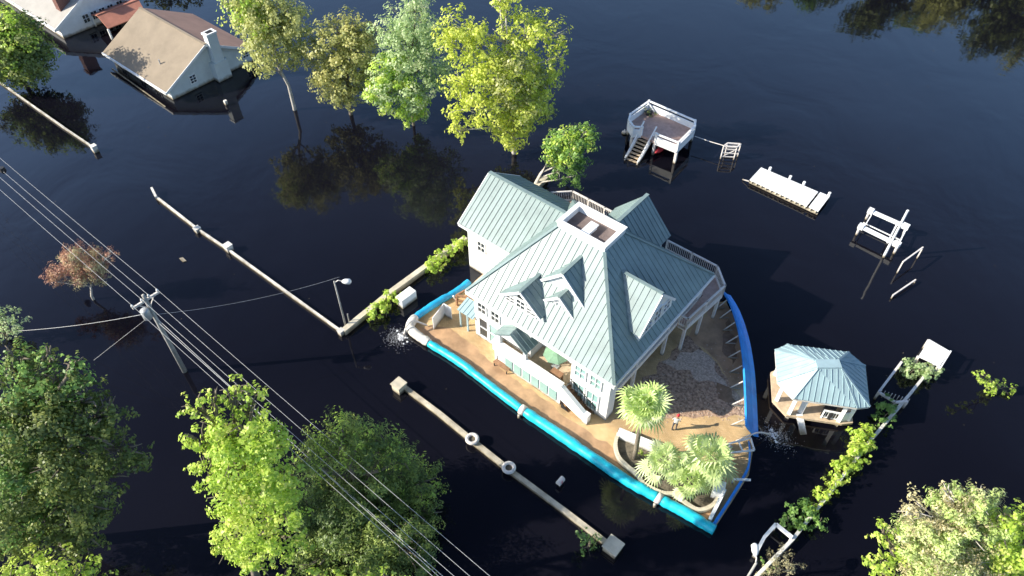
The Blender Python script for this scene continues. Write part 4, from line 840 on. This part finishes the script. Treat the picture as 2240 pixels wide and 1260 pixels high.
def boat_lift():
    z = 1.0; a, b, c, d = [Vector(pl(x, y, z)) for x, y in ((1882, 495), (1965, 536), (1903, 461), (1984, 497))]; t = thing('boat_lift', 'white boat lift of two heavy beams on posts in the open water', 'boat lift', a.x, a.y, 0)
    for p, q in ((a, b), (c, d)):
        mb = MB(); mb.bar(p, q, .27, .27); e = (q - p).normalized(); mb.bar(p - e * .15 + Vector((0, 0, .03)), p + e * .3 + Vector((0, 0, .03)), .44, .42); mb.bar(q - e * .4 + Vector((0, 0, .03)), q + e * .15 + Vector((0, 0, .03)), .44, .42); mb.build('beam', M['trim'], t)
    for p in (a, b, c, d): mb = MB(); mb.tube([(p.x, p.y, -.6), (p.x, p.y, z - .2)], .11, 8); mb.build('post', M['rail'], t)
    mb = MB(); mb.bar(a.lerp(b, .08) - Vector((0, 0, .3)), c.lerp(d, .08) - Vector((0, 0, .3)), .09); mb.bar(b.lerp(a, .25) - Vector((0, 0, .28)), d.lerp(c, .25) - Vector((0, 0, .28)), .14)
    mb.bar(b + Vector((0, 0, -.27)), d + Vector((0, 0, -.27)), .12); mb.bar(a.lerp(c, .5) - Vector((0, 0, .5)), b.lerp(d, .5) - Vector((0, 0, .5)), .08); mb.build('cross_beam', M['trim'], t)
    g = pl(1933, 562, 0); mb = MB(); mb.tube([(g[0], g[1], -.6), (g[0], g[1], 5.3)], [.12, .10], 10); mb.build('tall_post', M['trim'], t)
boat_lift()
def post_frame(px, z, legs, label, name='mooring_frame'):
    P = [pl(x, y, z) for x, y in px]; t = thing(name, label, 'mooring frame', P[0][0], P[0][1], 0, 'thin mooring frames by the boat lift'); mb = MB(); mb.bar(P[0], P[1], .11); mb.build('rail', M['rail'], t)
    for i in legs: p = P[i]; mb = MB(); mb.bar((p[0], p[1], -.5), (p[0], p[1], z - .03), .1); mb.build('post', M['rail'], t)
post_frame([(1975, 573), (2019, 541)], 1.3, (0, 1), 'thin white mooring frame just right of the boat lift')
post_frame([(1953, 646), (2003, 612)], .35, (0, 1), 'low white mooring bar, farther below the boat lift')

# ---------------------------------------------------------------- neighbour houses (flooded)
def left_house():
    z = 1.35; f0, f1 = Vector(pl(220, 105, z)), Vector(pl(356, 206, z)); r0, r1 = Vector(pl(318, 22, 4.4)), Vector(pl(447, 98, 4.4))
    v0 = (f0.y + f1.y) / 2; vr = (r0.y + r1.y) / 2; ul, ur = f0.x, f1.x; ull, urr = r0.x, r1.x; vb = 2 * vr - v0
    h = thing('house', 'flooded house with a tan shingle gable roof and white chimney, water up to its eaves', 'house', ul, v0, 0)
    ul = (ul + ull) / 2; ur = (ur + urr) / 2; zr = 4.4
    mb = MB(); mb.roof([(ul, v0, z), (ur, v0, z), (ur, vr, zr), (ul, vr, zr)], 0, .16); mb.i = 1; mb.roof([(ur, vb, z), (ul, vb, z), (ul, vr, zr), (ur, vr, zr)], 0, .16); mb.i = 0; mb.bar((ul, vr, zr + .02), (ur, vr, zr + .02), .3, .06); mb.build('roof', [M['shingle'], M['brownroof']], h)
    mb = MB(); mb.bar((ul, v0 - .05, z - .12), (ur, v0 - .05, z - .12), .14, .26); mb.bar((ur + .04, v0, z - .12), (ur + .04, vr, zr - .12), .06, .26); mb.bar((ur + .04, vb, z - .12), (ur + .04, vr, zr - .12), .06, .26)
    mb.build('fascia', M['trim'], h)
    w0, w1, ww = v0 + .6, vb - .6, ur - .4; sl = (zr - z) / (vr - v0)
    mb = MB(); mb.hexa([(ww, w0, -1), (ww, w1, -1), (ww, w1, z + sl * .6 - .2), (ww, vr, zr - .2), (ww, w0, z + sl * .6 - .2)], [(ul + .4, w0, -1), (ul + .4, w1, -1), (ul + .4, w1, z + sl * .6 - .2), (ul + .4, vr, zr - .2), (ul + .4, w0, z + sl * .6 - .2)]); mb.build('wall', M['siding'], h)
    p = pl(500, 152, .2); cv = vr + .9; mb = MB(); mb.box(ww + .02, ww + .95, cv - .95, cv + .75, -1, 2.2); mb.box(ww + .03, ww + .85, cv - .65, cv + .5, 2.2, 5.3)
    ch = mb.build('chimney', M['siding'], h); mb = MB(); mb.box(ww - .05, ww + .93, cv - .73, cv + .58, 5.3, 5.5); mb.build('chimney_cap', M['trim'], ch)
    mb = MB(); mb.box(ww + .15, ww + .7, cv - .45, cv + .3, 5.5, 5.52); mb.build('flue', M['dark'], ch)
    for v in (vr - 2.4, vr + 4.4): window((ww + .005, v, .75), (0, 1, 0), .75, .95, (1, 0, 0), h, 2, 3)
    for du in (2.5, 6.5, 9.5): window((ul + du, w0 - .005, .1), (1, 0, 0), 1.1, .7, (0, -1, 0), h, 2, 1)
    mb = MB(); q = pl(348, 133, 2.8); mb.tube([(q[0], q[1], 2.2), (q[0], q[1], 2.95)], .07, 8); mb.build('vent_pipe', M['steel'], h)
    mb = MB(); a, b = pl(245, 150, .03), pl(362, 234, .03); mb.bar((a[0], a[1], .02), (b[0], b[1], .02), .10, .12); solo(mb, 'gutter_pipe', M['mould'], 'thin pale pipe lying at the waterline below the tan eave', 'pipe', (a[0], a[1], 0))
    mb = MB(); mb.box(*(lambda q: (q[0] - .15, q[0] + .15, q[1] - .15, q[1] + .15))(pl(494, 225, .2)), -.3, .5); q = pl(494, 225, .2); solo(mb, 'stake', M['oldwhite'], 'short white stake in the dark water below the flooded gable', 'stake', (q[0], q[1], 0))
left_house()
def far_house():
    h = thing('house', 'white flooded house with a brick chimney and pale roof in the top left corner', 'house', *pl(130, 72, 0)[:2], 0)
    a, b = Vector(pl(-60, -45, 1.6)), Vector(pl(128, 62, 1.6)); v0 = (a.y + b.y) / 2; ul, ur = a.x, b.x; vr = v0 + 5.0; zr = 4.2; vb = vr + 5
    mb = MB(); mb.roof([(ul, v0, 1.6), (ur, v0, 1.6), (ur, vr, zr), (ul, vr, zr)], 0, .16); mb.roof([(ur, vb, 1.6), (ul, vb, 1.6), (ul, vr, zr), (ur, vr, zr)], 0, .16); mb.build('roof', M['greyroof'], h)
    mb = MB(); mb.bar((ul, v0 - .06, 1.48), (ur, v0 - .06, 1.48), .16, .34); mb.bar((ur + .04, v0, 1.48), (ur + .04, vr, zr - .12), .08, .34); mb.bar((ur + .04, vb, 1.48), (ur + .04, vr, zr - .12), .08, .34); mb.build('fascia', M['trim'], h)
    s = (zr - 1.6) / 5; mb = MB(); mb.hexa([(ur - .5, v0 + .6, -1), (ur - .5, vb - .6, -1), (ur - .5, vb - .6, 1.7), (ur - .5, vr, zr - .2), (ur - .5, v0 + .6, 1.7)], [(ul + .5, v0 + .6, -1), (ul + .5, vb - .6, -1), (ul + .5, vb - .6, 1.7), (ul + .5, vr, zr - .2), (ul + .5, v0 + .6, 1.7)]); mb.build('wall', M['white'], h)
    c = pl(162, 62, 0); mb = MB(); mb.box(c[0] - .55, c[0] + .55, c[1] - .75, c[1] + .75, -1, 5.6); ch = mb.build('chimney', M['brick'], h); mb = MB(); mb.box(c[0] - .65, c[0] + .65, c[1] - .85, c[1] + .85, 5.6, 5.8); mb.build('chimney_cap', M['brick'], ch)
    for px, py in ((172, 30), (190, 23), (208, 16), (226, 9), (246, 1)):   # shuttered windows of the gable end
        v = pl(px, py, 1.3)[1]; window((ur - .495, v, .75), (0, 1, 0), .8, 1.05, (1, 0, 0), h, 2, 2)
    # red porch roof, a structure of its own
    z = 1.5; A = [pl(198, 32, z), pl(236, 62, z), pl(320, 30, z + .0), pl(296, -6, z)]
    t = thing('porch', 'rusty red low gable roof on posts between the tan house and the white house', 'porch', A[0][0], A[0][1], 0)
    m0, m1 = Vector(A[0]).lerp(Vector(A[1]), .5), Vector(A[3]).lerp(Vector(A[2]), .5); m0.z = m1.z = z + .8
    mb = MB(); mb.roof([A[0], A[3], tuple(m1), tuple(m0)], 0, .12); mb.roof([A[1], A[2], tuple(m1), tuple(m0)], 0, .12); mb.bar(m0, m1, .25, .08); mb.build('roof', M['redroof'], t)
    for p in A: mb = MB(); mb.box(p[0] * .96 + .04 * m0.x - .1, p[0] * .96 + .04 * m0.x + .1, p[1] * .96 + .04 * m0.y - .1, p[1] * .96 + .04 * m0.y + .1, -.6, z - .12); mb.build('post', M['trim'], t)
far_house()
tree((300, -20), [(335, -20, 26, 0), (370, -12, 30, 0), (410, -22, 26, 0), (385, 2, 16, 0)], L['deep'], 'dark treetops along the top edge behind the tan house', .4, .6, 44, .2)

# ---------------------------------------------------------------- power line and lamps
def power_pole():
    b = pl(404, 812, 0); hz = 8.0; u, v = b[0], b[1]; t = thing('power_pole', 'grey wooden power pole with crossarm and transformer rising from the water', 'power pole', u, v, 0)
    mb = MB(); mb.tube([(u, v, -.6), (u, v, 4), (u, v, hz + .5)], [.19, .16, .12], 10); mb.build('pole', M['polew'], t, True)
    l, r = pl(277, 655, hz), pl(335, 620, hz); mb = MB(); mid = Vector(((l[0] + r[0]) / 2, (l[1] + r[1]) / 2, hz)); d = Vector((0, 1, 0)); hw = (r[1] - l[1]) / 2 if abs(r[1] - l[1]) > 1 else 1.3
    A = Vector((u, v - hw, hz)); B = Vector((u, v + hw, hz)); mb.bar(A, B, .13, .16); mb.bar((u, v - hw * .6, hz - .05), (u, v, hz - .8), .05); mb.bar((u, v + hw * .6, hz - .05), (u, v, hz - .8), .05); mb.build('crossarm', M['rail'], t)
    for f in (-1, -.25, .3, 1):
        mb = MB(); y = v + hw * f * .95; mb.tube([(u, y, hz + .08), (u, y, hz + .2), (u, y, hz + .33)], [.05, .09, .04], 8); mb.build('insulator', M['trim'], t, True)
    mb = MB(); mb.tube([(u + .1, v - .42, hz - 1.45), (u + .1, v - .42, hz - 1.35), (u + .1, v - .42, hz - .6), (u + .1, v - .42, hz - .5)], [.22, .3, .3, .2], 14); mb.build('transformer', M['steel'], t, True)
    G = 'power line wires over the flood'; far = 62
    def span(p, q, sag, label, r=.011, n=14):
        p, q = Vector(p), Vector(q); mb = MB(); mb.tube([p.lerp(q, k / n) - Vector((0, 0, sag * 4 * (k / n) * (1 - k / n))) for k in range(n + 1)], r, 5); solo(mb, 'wire', M['wire'], label, 'wire', tuple(p), G)
    names = ('leftmost wire on the crossarm', 'second wire from the left on the crossarm', 'third wire from the left on the crossarm', 'rightmost wire on the crossarm, nearest the house')
    for f, nm in zip((-1, -.25, .3, 1), names):
        y = v + hw * f * .95; span((u, y, hz + .33), (u - far, y, hz + .6), .5, nm + ', running up to the left edge'); span((u, y, hz + .33), (u + far, y, hz + .3), .6, nm + ', running down to the bottom edge')
    span((u, v, hz - 1.7), (u + far, v - .5, hz - 1.9), .7, 'thick cable slung lower on the pole toward the bottom edge', .016)
    span((u, v, hz - 2.3), (u + far, v + .3, hz - 2.6), .9, 'lowest cable on the pole running toward the bottom edge', .018)
    q = pl(742, 606, 5.6); span((u, v, hz - 1.5), q, .5, 'thin service wire from the power pole to the lamp post', .009)
    q = pl(40, 724, 2.0); span((u, v - .1, hz - 1.2), q, .25, 'pale guy cable from the power pole to the pale bush at the left edge', .014)
    q = pl(205, 788, 0); span((u, v - .1, hz - 1.4), q, .0, 'thin guy wire slanting from the power pole down into the water', .012)
    mb = MB(); q = Vector((u, v + hw * .95 + .0, hz + .2)); p = pl(6, 372, hz); mb.tube([(p[0], p[1], p[2] - .3), (p[0], p[1], p[2] - .1), (p[0], p[1], p[2] + .25)], [.12, .24, .2], 10); solo(mb, 'line_splice', M['black'], 'black box hanging on the power wires at the left edge', 'splice box', p)
power_pole()
def lamp(base, h, arm, label, r=.06):
    b = pl(*base, 0); u, v = b[0], b[1]; t = thing('lamp_post', label, 'lamp post', u, v, 0, 'lamp posts'); mb = MB(); mb.tube([(u, v, -.6), (u, v, h)], [r * 1.3, r], 9); mb.build('pole', M['polew'], t, True)
    a = Vector(arm); e = Vector((u, v, h)) + a; mb = MB(); mb.tube([(u, v, h - .15), Vector((u, v, h)) + a * .5 + Vector((0, 0, .12)), e], .04, 7); mb.build('arm', M['rail'], t)
    mb = MB(); d = a.normalized(); mb.tube([e - d * .05, e + d * .15, e + d * .5, e + d * .62], [.1, .2, .22, .08], 10); mb.build('lamp_head', M['trim'], t, True)
lamp((757, 716), 5.3, (.5, .4, .0), 'grey lamp post with a short arm at the corner of the left walls')
lamp((1619, 1290), 4.0, (-.25, .35, .1), 'white lamp post with a bright head at the bottom edge near the gate frame', .07)
p = pl(762, 700, .5); mb = MB(); mb.tube([(p[0], p[1], -.5), (p[0] + .1, p[1], 1.3)], .05, 7); solo(mb, 'stake', M['polew'], 'short grey stake beside the base of the lamp post', 'stake', (p[0], p[1], 0))

# ---------------------------------------------------------------- pumps: hoses and spray
def spray(px, py, seed, n, sp, label, dirx):
    p = pl(px, py, .02); rg = random.Random(seed); mb = MB()
    for _ in range(n):
        a = rg.gauss(0, sp) + dirx[0] * abs(rg.gauss(0, 1)); b = rg.gauss(0, sp * .7) + dirx[1] * abs(rg.gauss(0, 1)); d = math.hypot(a, b); r = rg.uniform(.008, .026) * (1.5 if d < sp * .6 else .8)
        mb.ball((p[0] + a, p[1] + b, abs(rg.gauss(.0, .12)) * max(0, 1 - d / 2)), r, 6, 4, .6)
    for k in range(16):
        a, b = rg.gauss(0, .25), rg.gauss(0, .2); mb.ball((p[0] + a, p[1] + b, .04), rg.uniform(.05, .10), 8, 5, .4)
    o = solo(mb, 'water_spray', M['foam'], label, 'spray', p, kind='stuff', smooth=True)
spray(880, 738, 4, 620, .55, 'white splash of pumped water at the left corner of the barrier', (-.25, -.35))
spray(1690, 952, 5, 620, .6, 'white splash of pumped water between the barrier and the gazebo', (.3, .1))
def hose(px, zs, r, label, m):
    P = smooth_path([pl(x, y, z) for (x, y), z in zip(px, zs)], 6); mb = MB(); mb.tube(P, r, 8); solo(mb, 'pump_hose', m, label, 'hose', (P[0].x, P[0].y, 0), 'pump discharge hoses', smooth=True)
hose([(935, 712), (905, 702), (890, 712), (884, 732)], [.15, .95, .95, .15], .07, 'pale pump hose bending over the left corner of the barrier', M['rail'])
hose([(1610, 965), (1640, 952), (1662, 946), (1684, 950)], [.4, 1.1, 1.0, .2], .06, 'pale pump hose crossing the blue barrier toward the gazebo', M['rail'])
def pump_frame():
    t = None
    P = [pl(x, y, .75) for x, y in ((1588, 972), (1642, 958), (1650, 985), (1600, 990))]; t = thing('water_pump', 'white pipe frame of a pump straddling the right barrier', 'pump', P[0][0], P[0][1], 0); mb = MB()
    for a, b in ((0, 1), (3, 2), (1, 2)): mb.bar(P[a], P[b], .1)
    m0, m1 = Vector(P[0]).lerp(Vector(P[1]), .5), Vector(P[3]).lerp(Vector(P[2]), .5); mb.bar(m0, m1, .09)
    for p in P[:1] + P[3:]: mb.bar((p[0], p[1], .05), p, .09)
    mb.build('pipe_frame', M['trim'], t); p = pl(1590, 978, .4); mb = MB(); mb.box(p[0] - .3, p[0] + .3, p[1] - .22, p[1] + .22, .06, .55); mb.tube([(p[0], p[1], .55), (p[0], p[1], .7)], .15, 10); mb.build('pump_body', M['oldwhite'], t)
    a, b = pl(1605, 1048, .6), pl(1642, 1050, .6); mb = MB(); mb.bar(a, b, .12); mb.bar((a[0], a[1], .05), a, .1); solo(mb, 'brace_bar', M['trim'], 'white brace bar across the thin dark blue barrier near the palms', 'bar', (a[0], a[1], 0))
pump_frame()

# ---------------------------------------------------------------- person and debris
def person():
    u, v, z = pl(1474, 940, .05); t = thing('person', 'person in pale shirt and red cap standing on lit paving near the tall palm', 'person', u, v, z)
    J = [(0, 0, .95), (0, 0, 1.15), (0, 0, 1.38), (0, .01, 1.50), (0, .02, 1.60), (0, .03, 1.72), (.18, 0, 1.40), (.26, .06, 1.12), (.24, .20, .92), (-.18, 0, 1.40), (-.27, .04, 1.12), (-.25, .16, .9), (.10, 0, .88), (.12, .05, .48), (.12, 0, .06), (.12, .14, .03), (-.10, 0, .88), (-.13, -.02, .48), (-.14, -.1, .06), (-.14, .04, .03), (.23, .28, .86), (-.24, .24, .84)]
    Ed = [(0, 1), (1, 2), (2, 3), (3, 4), (4, 5), (2, 6), (6, 7), (7, 8), (8, 20), (2, 9), (9, 10), (10, 11), (11, 21), (0, 12), (12, 13), (13, 14), (14, 15), (0, 16), (16, 17), (17, 18), (18, 19)]
    rad = [.15, .14, .16, .06, .09, .085, .065, .05, .035, .065, .05, .035, .09, .065, .045, .035, .09, .065, .045, .035, .03, .03]
    me = bpy.data.meshes.new('body'); me.from_pydata(J, Ed, []); o = link(bpy.data.objects.new('body', me)); sk = o.modifiers.new('skin', 'SKIN')
    for i, r in enumerate(rad): me.skin_vertices[0].data[i].radius = (r, r * .8)
    me.skin_vertices[0].data[0].use_root = True; o.modifiers.new('sub', 'SUBSURF').levels = 2
    dg = bpy.context.evaluated_depsgraph_get(); m2 = bpy.data.meshes.new_from_object(o.evaluated_get(dg)); o.modifiers.clear(); o.data = m2
    m2.materials.clear()
    for k in ('skin', 'shirt', 'jean'): m2.materials.append(M[k])
    for p in m2.polygons:
        c = p.center; p.use_smooth = True; p.material_index = 2 if c.z < .97 and abs(c.x) < .22 and c.y < .15 else (1 if .9 < c.z < 1.47 and (abs(c.x) < .24 or c.z > 1.2) else 0)
    o.parent = t; o.rotation_euler = (0, 0, .4)
    mb = MB(); mb.ball((u, v + .03, z + 1.76), .115, 12, 8, .7); mb.tube([(u, v + .06, z + 1.76), (u + .02, v + .2, z + 1.75)], [.10, .07], 8); mb.build('cap', M['red'], t, True)
person()
p = pl(400, 568, .02); mb = MB(); mb.prism([(p[0] - .35, p[1] - .12), (p[0] + .3, p[1] - .16), (p[0] + .4, p[1] + .1), (p[0] - .2, p[1] + .15)], -.02, .07); solo(mb, 'debris', M['oldwhite'], 'small white scrap floating between the red tree and the long wall', 'debris', (p[0], p[1], 0))
p = pl(1366, 290, .1); mb = MB(); mb.ball((p[0], p[1], .1), .3, 10, 6, .7); mb.tube([(p[0], p[1], .2), (p[0], p[1], .5)], .05, 6); solo(mb, 'buoy', M['rail'], 'pale buoy floating just left of the raised deck', 'buoy', (p[0], p[1], 0), smooth=True)

rg = random.Random(99); mb = MB()
for _ in range(110):
    x, y = rg.uniform(-55, 60), rg.uniform(17, 88); u, v, _z = to_uv(x, y)
    if -19 < u < 12 and -4 < v < 17: continue
    r_ = rg.uniform(.015, .05); a = rg.uniform(0, 3); mb.prism([(u + r_ * math.cos(a + k * 1.57) * (1 if k % 2 else .5), v + r_ * math.sin(a + k * 1.57) * (1 if k % 2 else .5)) for k in range(4)], -.005, .012)
solo(mb, 'floating_litter', M['bark'], 'tiny leaves and scraps drifting on the dark water', 'litter', (0, 0, 0), kind='stuff')
